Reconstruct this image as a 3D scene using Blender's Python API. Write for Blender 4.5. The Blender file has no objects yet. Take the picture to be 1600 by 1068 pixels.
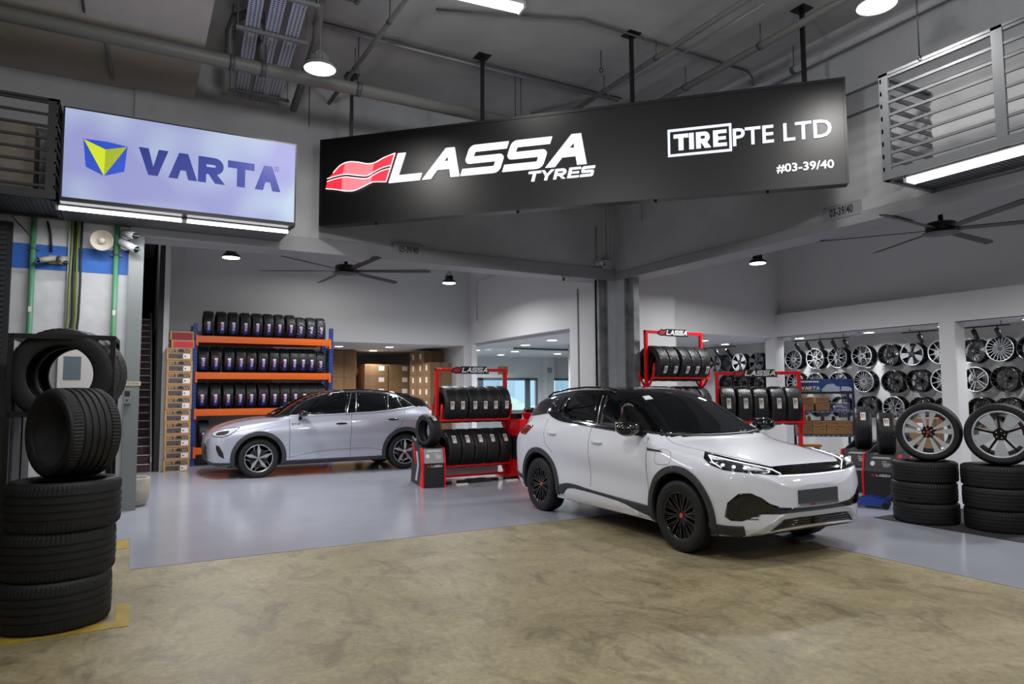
import bpy, bmesh, math, random
from mathutils import Vector, Matrix
from mathutils.bvhtree import BVHTree
R = math.radians
PI = math.pi
SC = bpy.context.scene
COL = SC.collection
random.seed(7)

# ------------------------------------------------------------------ camera, world, exposure
H_CAM = 1.55
cam_data = bpy.data.cameras.new('camera')
cam_data.sensor_width = 36.0
cam_data.lens = 1064.5 * 36.0 / 1600.0
cam_data.clip_end = 400
camera = bpy.data.objects.new('camera', cam_data)
COL.objects.link(camera)
_yaw, _pit, _rol = R(29.05), R(4.20), R(-0.30)
_f = Vector((math.sin(_yaw)*math.cos(_pit), math.cos(_yaw)*math.cos(_pit), math.sin(_pit)))
_r = Vector((math.cos(_yaw), -math.sin(_yaw), 0))
_u = _r.cross(_f)
_r2 = math.cos(_rol)*_r + math.sin(_rol)*_u
_u2 = -math.sin(_rol)*_r + math.cos(_rol)*_u
camera.matrix_world = Matrix(((_r2.x, _u2.x, -_f.x, 0), (_r2.y, _u2.y, -_f.y, 0), (_r2.z, _u2.z, -_f.z, H_CAM), (0, 0, 0, 1)))
SC.camera = camera
SC.view_settings.view_transform = 'Standard'
SC.view_settings.look = 'None'
SC.view_settings.gamma = 1
SC.view_settings.exposure = 0.06
SC.view_settings.use_curve_mapping = False
world = bpy.data.worlds.new('World')
SC.world = world
world.use_nodes = True
_bg = world.node_tree.nodes['Background']
_bg.inputs[0].default_value = (0.93, 0.97, 1.0, 1)
_bg.inputs[1].default_value = 2.8


def area_light(name, loc, size, power, color=(1, 1, 1), aim=None, sy=None, spread=180, shape=None, parent=None):
    d = bpy.data.lights.new(name, 'AREA')
    d.energy = power
    d.color = color
    d.size = size
    if sy:
        d.shape = 'RECTANGLE'
        d.size_y = sy
    if shape:
        d.shape = shape
    d.spread = R(spread)
    o = bpy.data.objects.new(name, d)
    COL.objects.link(o)
    o.location = loc
    if aim is not None:
        o.rotation_euler = Vector(aim).to_track_quat('-Z', 'Y').to_euler()
    return o


# ------------------------------------------------------------------ helpers
def lin(c):
    if isinstance(c, str):
        c = c.lstrip('#')
        c = [int(c[i:i+2], 16)/255 for i in (0, 2, 4)]
    return tuple((v/12.92 if v <= 0.04045 else ((v+0.055)/1.055)**2.4) for v in c) + (1.0,)


_M = {}


def mat(name, color='#808080', rough=0.5, metal=0.0, spec=None, coat=0.0, emit=None, estr=0.0,
        noise=None, bump=None, alpha=None, trans=None, ior=None):
    """noise=(colour2, scale, low, high)  bump=(scale, strength)"""
    if name in _M:
        return _M[name]
    m = bpy.data.materials.new(name)
    m.use_nodes = True
    nt = m.node_tree
    b = nt.nodes['Principled BSDF']
    b.inputs['Base Color'].default_value = lin(color)
    b.inputs['Roughness'].default_value = rough
    b.inputs['Metallic'].default_value = metal
    if spec is not None:
        b.inputs['Specular IOR Level'].default_value = spec
    if coat:
        b.inputs['Coat Weight'].default_value = coat
        b.inputs['Coat Roughness'].default_value = 0.03
    if emit:
        b.inputs['Emission Color'].default_value = lin(emit)
        b.inputs['Emission Strength'].default_value = estr
    if trans:
        b.inputs['Transmission Weight'].default_value = trans
    if ior:
        b.inputs['IOR'].default_value = ior
    if noise or bump:
        tc = nt.nodes.new('ShaderNodeTexCoord')
    if noise:
        c2, sc, lo, hi = noise
        n = nt.nodes.new('ShaderNodeTexNoise')
        n.inputs['Scale'].default_value = sc
        n.inputs['Detail'].default_value = 6
        n.inputs['Roughness'].default_value = 0.65
        nt.links.new(tc.outputs['Object'], n.inputs['Vector'])
        r = nt.nodes.new('ShaderNodeValToRGB')
        r.color_ramp.elements[0].position = lo
        r.color_ramp.elements[1].position = hi
        r.color_ramp.elements[0].color = lin(color)
        r.color_ramp.elements[1].color = lin(c2)
        nt.links.new(n.outputs[0], r.inputs[0])
        nt.links.new(r.outputs[0], b.inputs['Base Color'])
    if bump:
        n2 = nt.nodes.new('ShaderNodeTexNoise')
        n2.inputs['Scale'].default_value = bump[0]
        n2.inputs['Detail'].default_value = 4
        nt.links.new(tc.outputs['Object'], n2.inputs['Vector'])
        bp = nt.nodes.new('ShaderNodeBump')
        bp.inputs['Strength'].default_value = bump[1]
        bp.inputs['Distance'].default_value = 0.01
        nt.links.new(n2.outputs[0], bp.inputs['Height'])
        nt.links.new(bp.outputs[0], b.inputs['Normal'])
    _M[name] = m
    return m


def frame(origin, xaxis, yaxis):
    x = Vector(xaxis).normalized()
    y = Vector(yaxis).normalized()
    z = x.cross(y)
    o = Vector(origin)
    return Matrix(((x.x, y.x, z.x, o.x), (x.y, y.y, z.y, o.y), (x.z, y.z, z.z, o.z), (0, 0, 0, 1)))


class MB:
    def __init__(self):
        self.v, self.f, self.m, self.s = [], [], [], []

    def add(self, vs, fs, mi=0, sm=False, M=None):
        n = len(self.v)
        if M is not None:
            vs = [M @ Vector(p) for p in vs]
        self.v += [tuple(p) for p in vs]
        for f in fs:
            self.f.append(tuple(i+n for i in f))
            self.m.append(mi)
            self.s.append(sm)
        return self

    def box(self, x0, x1, y0, y1, z0, z1, mi=0, M=None):
        vs = [(x, y, z) for z in (z0, z1) for y in (y0, y1) for x in (x0, x1)]
        fs = [(0, 2, 3, 1), (4, 5, 7, 6), (0, 1, 5, 4), (2, 6, 7, 3), (0, 4, 6, 2), (1, 3, 7, 5)]
        return self.add(vs, fs, mi, False, M)

    def cyl(self, p0, p1, r, n=16, mi=0, r2=None, caps=True, sm=True, M=None):
        p0, p1 = Vector(p0), Vector(p1)
        d = (p1-p0).normalized()
        a = d.orthogonal().normalized()
        b = d.cross(a)
        r2 = r if r2 is None else r2
        vs = []
        for (p, rr) in ((p0, r), (p1, r2)):
            for i in range(n):
                t = 2*PI*i/n
                vs.append(p + a*(rr*math.cos(t)) + b*(rr*math.sin(t)))
        fs = [(i, (i+1) % n, n+(i+1) % n, n+i) for i in range(n)]
        self.add(vs, fs, mi, sm, M)
        if caps:
            k = len(self.v)-2*n
            self.f.append(tuple(k+i for i in reversed(range(n)))); self.m.append(mi); self.s.append(False)
            self.f.append(tuple(k+n+i for i in range(n))); self.m.append(mi); self.s.append(False)
        return self

    def path(self, pts, r, n=10, mi=0, M=None, closed=False):
        pts = [Vector(p) for p in pts]
        N = len(pts)
        vs = []
        prev = None
        for i, p in enumerate(pts):
            if closed:
                d = (pts[(i+1) % N]-pts[i-1]).normalized()
            else:
                d = (pts[min(i+1, N-1)]-pts[max(i-1, 0)]).normalized()
            if prev is None:
                a = d.orthogonal().normalized()
            else:
                a = (prev - d*prev.dot(d)).normalized()
            prev = a
            b = d.cross(a)
            for k in range(n):
                t = 2*PI*k/n
                vs.append(p + a*(r*math.cos(t)) + b*(r*math.sin(t)))
        fs = []
        for i in range(N if closed else N-1):
            for k in range(n):
                j = (i+1) % N
                fs.append((i*n+k, i*n+(k+1) % n, j*n+(k+1) % n, j*n+k))
        if not closed:
            fs.append(tuple(reversed(range(n))))
            fs.append(tuple((N-1)*n+k for k in range(n)))
        return self.add(vs, fs, mi, True, M)

    def lathe(self, prof, n=48, mi=0, M=None, sm=True, mod=None, mis=None, closed=False):
        """prof: (radius, height along local z)"""
        L = len(prof)
        vs = []
        for i in range(n):
            t = 2*PI*i/n
            for k, (r, a) in enumerate(prof):
                rr = r if mod is None else r + mod(i, k, r, a)
                vs.append((rr*math.cos(t), rr*math.sin(t), a))
        base = len(self.v)
        if M is not None:
            vs = [M @ Vector(p) for p in vs]
        self.v += [tuple(p) for p in vs]
        for i in range(n):
            j = (i+1) % n
            for k in range(L if closed else L-1):
                k2 = (k+1) % L
                self.f.append((base+i*L+k, base+j*L+k, base+j*L+k2, base+i*L+k2))
                self.m.append(mis[k] if mis else mi)
                self.s.append(sm)
        return self

    def prism(self, poly, z0, z1, mi=0, M=None, side=None):
        """2D polygon (ccw) extruded from z0 to z1 along local z"""
        ar = sum(poly[i][0]*poly[(i+1) % len(poly)][1]-poly[(i+1) % len(poly)][0]*poly[i][1] for i in range(len(poly)))
        if ar < 0:
            poly = poly[::-1]
        n = len(poly)
        vs = [(x, y, z0) for x, y in poly]+[(x, y, z1) for x, y in poly]
        self.add(vs, [tuple(range(n, 2*n)), tuple(reversed(range(n)))], mi, False, M)
        k = len(self.v)-2*n
        for i in range(n):
            j = (i+1) % n
            self.f.append((k+i, k+j, k+n+j, k+n+i)); self.m.append(mi if side is None else side); self.s.append(False)
        return self

    def sphere(self, c, r, n=16, mi=0, sz=1.0, M=None):
        prof = [(max(1e-5, r*math.sin(PI*k/(n//2))), -r*sz*math.cos(PI*k/(n//2))) for k in range(n//2+1)]
        T = Matrix.Translation(Vector(c))
        return self.lathe(prof, n, mi, (M @ T) if M is not None else T)

    def build(self, name, mats, parent=None, bevel=0, loc=None, rot=None, seg=2, auto=None):
        me = bpy.data.meshes.new(name)
        me.from_pydata(self.v, [], self.f)
        if not isinstance(mats, (list, tuple)):
            mats = [mats]
        for m in mats:
            me.materials.append(m)
        me.polygons.foreach_set('material_index', self.m)
        me.polygons.foreach_set('use_smooth', self.s)
        me.update()
        o = bpy.data.objects.new(name, me)
        COL.objects.link(o)
        if parent is not None:
            o.parent = parent
        if loc is not None:
            o.location = loc
        if rot is not None:
            o.rotation_euler = rot
        if bevel:
            b = o.modifiers.new('bevel', 'BEVEL')
            b.width = bevel
            b.segments = seg
            b.limit_method = 'ANGLE'
            b.angle_limit = R(40)
        return o


def tag(o, label=None, cat=None, group=None, kind=None):
    if label:
        o['label'] = label
    if cat:
        o['category'] = cat
    if group:
        o['group'] = group
    if kind:
        o['kind'] = kind
    return o


def empty(name, loc=(0, 0, 0), rz=0, label=None, cat=None, group=None):
    o = bpy.data.objects.new(name, None)
    o.empty_display_size = 0.1
    COL.objects.link(o)
    o.location = loc
    o.rotation_euler = (0, 0, rz)
    return tag(o, label, cat, group)


def copy_tree(o, parent=None):
    c = o.copy()
    COL.objects.link(c)
    c.parent = parent
    for ch in list(o.children):
        copy_tree(ch, c)
    return c


def dup(o, loc, rot=None, label=None, group=None):
    c = copy_tree(o)
    c.location = loc
    if rot is not None:
        c.rotation_euler = rot
    if label:
        c['label'] = label
    if group:
        c['group'] = group
    return c


def struct(mb, name, mats, bevel=0):
    return tag(mb.build(name, mats, None, bevel), kind='structure')


_TXT = {}


def text_geo(body, size=1.0, depth=0.0, bold=0.0, shear=0.0, sx=1.0, space=1.0, align='CENTER'):
    key = (body, size, depth, bold, shear, sx, space, align)
    if key in _TXT:
        return _TXT[key]
    cu = bpy.data.curves.new('t', 'FONT')
    cu.body = body
    cu.size = size
    cu.extrude = depth
    cu.offset = bold
    cu.shear = shear
    cu.space_character = space
    cu.align_x = align
    cu.align_y = 'CENTER'
    cu.resolution_u = 3
    o = bpy.data.objects.new('t', cu)
    COL.objects.link(o)
    dg = bpy.context.evaluated_depsgraph_get()
    me = bpy.data.meshes.new_from_object(o.evaluated_get(dg))
    vs = [(v.co.x*sx, v.co.y, v.co.z) for v in me.vertices]
    fs = [tuple(p.vertices) for p in me.polygons]
    bpy.data.objects.remove(o)
    bpy.data.curves.remove(cu)
    bpy.data.meshes.remove(me)
    _TXT[key] = (vs, fs)
    return vs, fs


def put_text(mb, M, body, width=None, mi=0, **k):
    vs, fs = text_geo(body, **k)
    if width and vs:
        x0 = min(v[0] for v in vs); x1 = max(v[0] for v in vs)
        s = width/(x1-x0)
        c = (x0+x1)/2
        y0 = min(v[1] for v in vs); y1 = max(v[1] for v in vs)
        cy = (y0+y1)/2
        vs = [((v[0]-c)*s, v[1]-cy, v[2]) for v in vs]
    mb.add(vs, fs, mi, False, M)


# hand-drawn wide bold letters: strokes as polygons in a 1 x 1 cell
def stroke(pts, w):
    pts = [Vector((p[0], p[1])) for p in pts]
    n = len(pts)
    left, right = [], []
    for i, p in enumerate(pts):
        if i == 0:
            d = (pts[1]-p).normalized(); nn = Vector((-d.y, d.x)); k = 1
        elif i == n-1:
            d = (p-pts[i-1]).normalized(); nn = Vector((-d.y, d.x)); k = 1
        else:
            d1 = (p-pts[i-1]).normalized(); d2 = (pts[i+1]-p).normalized()
            n1 = Vector((-d1.y, d1.x)); n2 = Vector((-d2.y, d2.x))
            nn = (n1+n2).normalized(); k = 1/max(0.5, nn.dot(n1))
        left.append(p+nn*(w/2*k)); right.append(p-nn*(w/2*k))
    return [tuple(p) for p in left]+[tuple(p) for p in reversed(right)]


def arc(cx, cy, rx, ry, a0, a1, n=6):
    return [(cx+rx*math.cos(R(a0+(a1-a0)*i/n)), cy+ry*math.sin(R(a0+(a1-a0)*i/n))) for i in range(n+1)]


def glyph(ch, w=0.2, asp=1.3):
    """list of polygons; cell width asp, height 1"""
    h = w/2
    A = asp
    hb = w*.78
    if ch == 'L':
        return [[(0, 0), (A*.86, 0), (A*.86, hb), (w*1.15, hb), (w*1.15, 1), (0, 1)]]
    if ch == 'T':
        return [[(A/2-w*.6, 0), (A/2+w*.6, 0), (A/2+w*.6, 1-hb), (A, 1-hb), (A, 1), (0, 1), (0, 1-hb), (A/2-w*.6, 1-hb)]]
    if ch == 'A':
        e = w*1.25
        return [[(0, 0), (e, 0), (A*.5, 1-w*.9), (A-e, 0), (A, 0), (A*.5+w*.62, 1), (A*.5-w*.62, 1)],
                [(A*.22, w*.95), (A*.78, w*.95), (A*.70, w*1.85), (A*.30, w*1.85)]]
    if ch == 'V':
        e = w*1.3
        return [[(0, 1), (e, 1), (A*.5, w*.9), (A-e, 1), (A, 1), (A*.5+w*.62, 0), (A*.5-w*.62, 0)]]
    if ch == 'E':
        q = w*.30
        hb = w*.66
        return [[(0, 0), (A*.9, 0), (A*.9, hb), (w*1.15, hb), (w*1.15, .5-q), (A*.84, .5-q), (A*.84, .5+q), (w*1.15, .5+q), (w*1.15, 1-hb), (A*.9, 1-hb), (A*.9, 1), (0, 1)]]
    if ch == 'I':
        return [[(0, 0), (w*1.15, 0), (w*1.15, 1), (0, 1)]]
    if ch == 'Y':
        e = w*1.3
        return [[(A/2-w*.6, 0), (A/2+w*.6, 0), (A/2+w*.6, .42), (A, 1), (A-e, 1), (A/2, .6), (e, 1), (0, 1), (A/2-w*.6, .42)]]
    if ch == 'R':
        t = w*1.15
        bw = [(t*.9, 1), (A*.58, 1)]+arc(A*.58, .67, A*.34, .33, 90, -90, 10)[1:]+[(t*.9, .34), (t*.9, .34+hb)]
        bw += [(A*.56, .34+hb)]+arc(A*.56, .67, A*.34-w*1.05, .33-hb, -90, 90, 8)[1:]+[(t*.9, 1-hb)]
        return [[(0, 0), (t, 0), (t, 1), (0, 1)], bw, [(A*.36, .36), (A*.36+t*1.1, .36), (A*.98, 0), (A*.98-t*1.25, 0)]]
    if ch == 'S':
        b_, v, r = .225, w*1.0, .17
        return [[(A, 1), (r*1.3, 1)]+arc(r*1.3, 1-r, r*1.3, r, 90, 180, 5)[1:]+[(0, .39+r)]+arc(r*1.3, .39+r, r*1.3, r, 180, 270, 5)[1:] +
                [(A-v, .39), (A-v, b_), (0, b_), (0, 0), (A-r*1.3, 0)]+arc(A-r*1.3, r, r*1.3, r, -90, 0, 5)[1:]+[(A, .61-r)] +
                arc(A-r*1.3, .61-r, r*1.3, r, 0, 90, 5)[1:]+[(v, .61), (v, 1-b_), (A, 1-b_)]]
    return []


def put_word(mb, M, word, height, width, w=0.22, shear=0.0, depth=0.01, mi=0, side=None, asp=1.3, gap=0.16, z0=0.0):
    polys = []
    x = 0
    for ch in word:
        if ch == ' ':
            x += asp*.5
            continue
        g = glyph(ch, w, asp)
        ww = w*1.15 if ch == 'I' else (asp*.9 if ch in 'LE' else asp)
        for p in g:
            polys.append([(x+a, b) for a, b in p])
        x += ww+gap * (0.35 if ch in 'AVLT' else 1)
    tot = x-gap
    sx = width/(tot+shear)
    for i, p in enumerate(polys):
        mb.prism([((a+shear*b)*sx, b*height) for a, b in p], z0, z0+depth+0.0002*(i % 2), mi, M, side)


def pchip(xs, ys, x):
    n = len(xs)
    if x <= xs[0]:
        return ys[0]
    if x >= xs[-1]:
        return ys[-1]
    i = 0
    while x > xs[i+1]:
        i += 1
    hh = [xs[k+1]-xs[k] for k in range(n-1)]
    dl = [(ys[k+1]-ys[k])/hh[k] for k in range(n-1)]

    def slope(k):
        if k == 0:
            return dl[0]
        if k == n-1:
            return dl[-1]
        if dl[k-1]*dl[k] <= 0:
            return 0.0
        w1 = 2*hh[k]+hh[k-1]
        w2 = hh[k]+2*hh[k-1]
        return (w1+w2)/(w1/dl[k-1]+w2/dl[k])
    t = (x-xs[i])/hh[i]
    h00 = 2*t**3-3*t*t+1; h10 = t**3-2*t*t+t; h01 = -2*t**3+3*t*t; h11 = t**3-t*t
    return h00*ys[i]+h10*hh[i]*slope(i)+h01*ys[i+1]+h11*hh[i]*slope(i+1)


def tbl(*pairs):
    xs = [p[0] for p in pairs]
    ys = [p[1] for p in pairs]
    return lambda x: pchip(xs, ys, x)


def catmull(pts, k=5, closed=False):
    out = []
    n = len(pts)
    rng = range(n if closed else n-1)
    for i in rng:
        g = (lambda j: pts[j % n]) if closed else (lambda j: pts[max(0, min(n-1, j))])
        p0, p1, p2, p3 = g(i-1), g(i), g(i+1), g(i+2)
        for s in range(k):
            t = s/k
            out.append(tuple(0.5*((2*b)+(-a+c)*t+(2*a-5*b+4*c-d)*t*t+(-a+3*b-3*c+d)*t**3) for a, b, c, d in zip(p0, p1, p2, p3)))
    if not closed:
        out.append(tuple(pts[-1]))
    return out
# ------------------------------------------------------------------ lights (seen lamps get bodies further down, added fill lights have none)
def disc_light(name, loc, r, power, color=(1, 1, 1), spread=150):
    return area_light(name, loc, r*2, power, color, (0, 0, -1), None, spread, 'DISK')


HB_IN = [(1.42, 12.60, 3.92), (6.05, 13.75, 3.98), (10.05, 8.70, 3.92)]
HB_OUT = [(1.87, 8.15, 5.50), (6.55, 4.05, 5.50)]
for i, p in enumerate(HB_IN):
    disc_light('high_bay_light', (p[0], p[1], p[2]-.03), .15, [95, 120, 120][i], (.97, .98, 1), 165)
for i, p in enumerate(HB_OUT):
    disc_light('high_bay_light', (p[0], p[1], p[2]-.03), .17, [55, 60][i], (1, .97, .93), 170)
# further high bays assumed out of sight, no bodies built
for p, w in (((11.0, 3.6, 3.95), 120), ((11.5, -0.5, 3.95), 60), ((3.8, 15.0, 4.6), 45)):
    disc_light('high_bay_light', p, .18, w, (1, .98, .95), 170)
for p, w in (((-3.4, 2.2, 4.9), 50), ((.8, 3.4, 4.9), 205), ((4.4, .6, 4.9), 200), ((-1.5, -3.0, 4.9), 90), ((6.6, -3.5, 4.9), 120)):  # unseen point lights added to brighten the hall ceiling, no fittings there
    d_ = bpy.data.lights.new('hall_fill_light', 'POINT'); d_.energy = w; d_.shadow_soft_size = .22; d_.color = (.97, .98, 1)
    o_ = bpy.data.objects.new('hall_fill_light', d_); COL.objects.link(o_); o_.location = p
area_light('tube_light', (3.62, 7.16, 6.24), .06, 16, (1, .99, .95), (0, 0, -1), 1.0).rotation_euler = (0, 0, R(96))
area_light('tube_light', (.52, 9.62, 3.74), 2.4, 60, (.95, .97, 1), (0, 0, -1), .05)
area_light('tube_light', (7.35, 3.0, 3.79), .05, 14, (1, 1, 1), (0, 0, -1), 2.6)
disc_light('stair_fill_light', (-.1, 16.2, 5.3), .10, 35)  # added light without a lamp, lifts the dark stair nosings
DL_BACK = [(6.31, 20.0), (6.24, 18.3), (4.9, 18.6)]
DL_OFFICE = [(9.02, 14.2), (9.08, 18.6), (10.49, 18.7), (11.0, 20.6), (12.4, 19.2), (9.3, 16.0), (12.9, 17.4)]
DL_REC = [(12.6, 12.68), (14.1, 13.4), (14.2, 11.1), (14.2, 9.3), (14.2, 6.2), (14.2, 4.2), (14.2, 7.7), (11.3, 13.2)]
for (x, y) in DL_BACK:
    disc_light('downlight_glow', (x, y, 2.80), .10, 26, (1, .95, .86))
for (x, y) in DL_OFFICE:
    disc_light('downlight_glow', (x, y, 2.80), .10, 42, (.95, .98, 1))
for (x, y) in DL_REC:
    disc_light('downlight_glow', (x, y, 2.80), .10, 22, (.97, .98, 1))
# ------------------------------------------------------------------ the building
def concrete(name, c1, c2, scale=1.3, rough=.8, c3=None, bump=.25, streak=None):
    m = mat(name, c1, rough, noise=(c2, scale, .35, .7), bump=(18, bump))
    return m


def stained_floor():
    m = bpy.data.materials.new('worn_concrete_floor'); m.use_nodes = True
    nt = m.node_tree; b = nt.nodes['Principled BSDF']; L = nt.links
    tc = nt.nodes.new('ShaderNodeTexCoord')

    def noise(scale, detail=8, rough=.6, dist=0.0, sc=(1, 1, 1)):
        mp = nt.nodes.new('ShaderNodeMapping'); mp.inputs['Scale'].default_value = sc
        L.new(tc.outputs['Object'], mp.inputs[0])
        n = nt.nodes.new('ShaderNodeTexNoise'); n.inputs['Scale'].default_value = scale; n.inputs['Detail'].default_value = detail
        n.inputs['Roughness'].default_value = rough; n.inputs['Distortion'].default_value = dist
        L.new(mp.outputs[0], n.inputs['Vector']); return n

    def ramp(src, stops):
        r = nt.nodes.new('ShaderNodeValToRGB')
        r.color_ramp.elements[0].position = stops[0][0]; r.color_ramp.elements[0].color = stops[0][1]
        r.color_ramp.elements[1].position = stops[-1][0]; r.color_ramp.elements[1].color = stops[-1][1]
        for p, c in stops[1:-1]:
            e = r.color_ramp.elements.new(p); e.color = c
        L.new(src, r.inputs[0]); return r
    n1 = noise(.75, 12, .74, .9, (1, 1.25, 1))
    r1 = ramp(n1.outputs[0], [(.28, lin('#73684a')), (.43, lin('#8f8362')), (.58, lin('#a09473')), (.76, lin('#b3a98c'))])
    n2 = noise(3.5, 9, .7, 1.2, (1, .55, 1))
    r2 = ramp(n2.outputs[0], [(.36, lin('#76705f')), (.50, (1, 1, 1, 1))])
    mx = nt.nodes.new('ShaderNodeMix'); mx.data_type = 'RGBA'; mx.blend_type = 'MULTIPLY'; mx.inputs[0].default_value = .45
    L.new(r1.outputs[0], mx.inputs[6]); L.new(r2.outputs[0], mx.inputs[7])
    n3 = noise(22, 4, .6)
    r3 = ramp(n3.outputs[0], [(.35, lin('#c8c8c8')), (.6, (1, 1, 1, 1))])
    m2 = nt.nodes.new('ShaderNodeMix'); m2.data_type = 'RGBA'; m2.blend_type = 'MULTIPLY'; m2.inputs[0].default_value = .5
    L.new(mx.outputs[2], m2.inputs[6]); L.new(r3.outputs[0], m2.inputs[7])
    # hairline cracks
    v = nt.nodes.new('ShaderNodeTexVoronoi'); v.feature = 'DISTANCE_TO_EDGE'; v.inputs['Scale'].default_value = .42
    wv = noise(2.2, 5, .6)
    add = nt.nodes.new('ShaderNodeMix'); add.data_type = 'RGBA'; add.blend_type = 'ADD'; add.inputs[0].default_value = .35
    L.new(tc.outputs['Object'], add.inputs[6]); L.new(wv.outputs[1], add.inputs[7]); L.new(add.outputs[2], v.inputs['Vector'])
    r4 = ramp(v.outputs[0], [(.0, lin('#6d6653')), (.006, (1, 1, 1, 1))])
    m3 = nt.nodes.new('ShaderNodeMix'); m3.data_type = 'RGBA'; m3.blend_type = 'MULTIPLY'; m3.inputs[0].default_value = .12
    L.new(m2.outputs[2], m3.inputs[6]); L.new(r4.outputs[0], m3.inputs[7])
    L.new(m3.outputs[2], b.inputs['Base Color'])
    rr = nt.nodes.new('ShaderNodeMapRange'); rr.inputs[3].default_value = .38; rr.inputs[4].default_value = .62
    L.new(n2.outputs[0], rr.inputs[0]); L.new(rr.outputs[0], b.inputs['Roughness'])
    return m


def glass_pane(name, tint='#fafdfc', gl=.10):
    m = bpy.data.materials.new(name); m.use_nodes = True
    nt = m.node_tree; nt.nodes.remove(nt.nodes['Principled BSDF'])
    out = nt.nodes['Material Output']
    t = nt.nodes.new('ShaderNodeBsdfTransparent'); t.inputs[0].default_value = lin(tint)
    g = nt.nodes.new('ShaderNodeBsdfGlossy'); g.inputs['Roughness'].default_value = .02
    f = nt.nodes.new('ShaderNodeFresnel'); f.inputs[0].default_value = 1.45
    mx = nt.nodes.new('ShaderNodeMixShader')
    nt.links.new(f.outputs[0], mx.inputs[0]); nt.links.new(t.outputs[0], mx.inputs[1]); nt.links.new(g.outputs[0], mx.inputs[2])
    nt.links.new(mx.outputs[0], out.inputs[0])
    return m


m_floor = stained_floor()
m_epoxy = mat('grey_epoxy_paint', '#a0a3ad', .18, spec=.5, noise=('#969aa5', .8, .35, .7))
m_tape = mat('yellow_floor_paint', '#a88c2c', .6, noise=('#8a7430', 5, .4, .7))
m_conc = concrete('grey_painted_concrete', '#acadaf', '#9d9ea1')
m_ceil = concrete('raw_concrete_ceiling', '#b2b1b0', '#99999b', .8)
m_slab = concrete('smooth_concrete_slab', '#c6c0ba', '#b0aaa4', .9)
m_wall = mat('white_wall_paint', '#c9c9c9', .7)
m_wall_in = mat('shop_wall_paint', '#c0c1c2', .75)
m_lip = mat('beam_edge_paint', '#8c8d90', .5)
m_wallout = mat('scuffed_white_wall', '#b9b9bc', .7, noise=('#c9cacd', 2.6, .5, .72))
m_band = mat('blue_wall_band', '#1f5fb4', .6, noise=('#3a76c4', 4, .55, .8))
m_galv = mat('galvanised_steel', '#7e8383', .5, metal=.5, noise=('#96716a', 3.0, .62, .85))
m_galv2 = mat('dark_galvanised_steel', '#5a5d60', .5, metal=.5)
m_chan = mat('shutter_channel_steel', '#8b8d8e', .55, metal=.1, noise=('#5c5e60', 2.5, .45, .7))
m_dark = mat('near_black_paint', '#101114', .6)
m_steelgrey = mat('grey_painted_steel', '#6f7275', .5)
m_pipe = mat('grey_pipe_paint', '#6b6b68', .5)
m_pane = glass_pane('partition_glass')
m_alu = mat('window_frame_grey', '#4b5563', .5)

CEIL = 6.41
struct(MB().box(-9, 20, -9, 30, -.12, 0), 'floor', m_floor)
ep = [(-4, 8.5), (.02, 8.5), (.02, 7.03), (6.10, 7.03), (6.10, -8), (20, -8), (20, 29), (-4, 29)]
struct(MB().prism(ep, .0, .004), 'floor_epoxy', m_epoxy)
tp = MB()
tp.box(-.11, .0, 8.0, 8.5, .001, .0035)
tag(tp.build('floor_marking', m_tape), kind='structure')
tp = MB()
tp.prism([(-.06, 5.95), (.03, 5.90), (.02, 5.35), (-.06, 5.36), (-1.0, 5.32), (-1.0, 5.46), (-.06, 5.50)], .001, .0035)
tag(tp.build('floor_marking', m_tape), kind='structure')
tp = MB().prism([(6.0, 2.78), (6.08, 2.70), (6.0, 2.2), (5.92, 2.2)], .001, .0035)
tag(tp.build('floor_marking', m_tape), kind='structure')

# hall: ceiling, walls outside the frame, front walls with the two openings
struct(MB().box(-9, 8.17, -9, 10.56, CEIL, CEIL+.2), 'ceiling', m_ceil)
struct(MB().box(8.17, 20, -9, 10.56, CEIL, CEIL+.2), 'ceiling_side', m_ceil)
struct(MB().box(-9.2, -9, -9, 11, 0, CEIL), 'wall_left', m_conc)
struct(MB().box(-9, 20, -9.2, -9, 0, CEIL), 'wall_rear', m_conc)
struct(MB().box(-9, -.10, 10.60, 10.90, 0, 3.86), 'wall_front', m_wallout)
struct(MB().box(-9, -.10, 10.60, 10.9, 3.86, CEIL), 'wall_front_upper', m_conc)
struct(MB().box(-1.40, -.115, 10.592, 10.60, 3.17, 3.49), 'trim_1', m_band)
struct(MB().box(-.10, 8.6, 10.55, 10.95, 3.72, CEIL), 'wall_beam_left', m_conc)
struct(MB().box(-.10, 8.17, 10.52, 10.98, 3.70, 3.93), 'trim_2', m_lip, bevel=.008)
struct(MB().box(8.17, 8.60, -9, 10.55, 3.72, CEIL), 'wall_beam_right', m_conc)
struct(MB().box(8.14, 8.63, -9, 10.52, 3.70, 3.86), 'trim_3', m_lip, bevel=.008)
struct(MB().box(7.97, 8.60, 10.55, 11.0, 0, 3.70).box(8.17, 8.32, 10.25, 10.55, 0, 3.70), 'wall_corner_column', mat('column_grey_paint', '#bcbec1', .6, noise=('#aeb0b3', 3, .4, .7)))
g = MB()
g.box(7.76, 7.97, 10.60, 10.66, 0, 3.70).box(7.76, 7.79, 10.53, 10.66, 0, 3.70).box(7.94, 7.97, 10.53, 10.6, 0, 3.70)
struct(g, 'trim_4', m_chan)
g = MB()
g.box(8.22, 8.28, 9.98, 10.25, 0, 3.70).box(8.15, 8.28, 9.97, 10.0, 0, 3.70).box(8.15, 8.22, 10.22, 10.25, 0, 3.70)
struct(g, 'trim_5', m_chan)
# left shutter channel of the first opening
g = MB()
g.box(-.10, -.03, 10.50, 10.90, 0, 3.70).box(-.03, .075, 10.50, 10.54, 0, 3.70).box(.05, .075, 10.54, 10.70, 0, 3.70)
struct(g, 'trim_6', m_galv)
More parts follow.
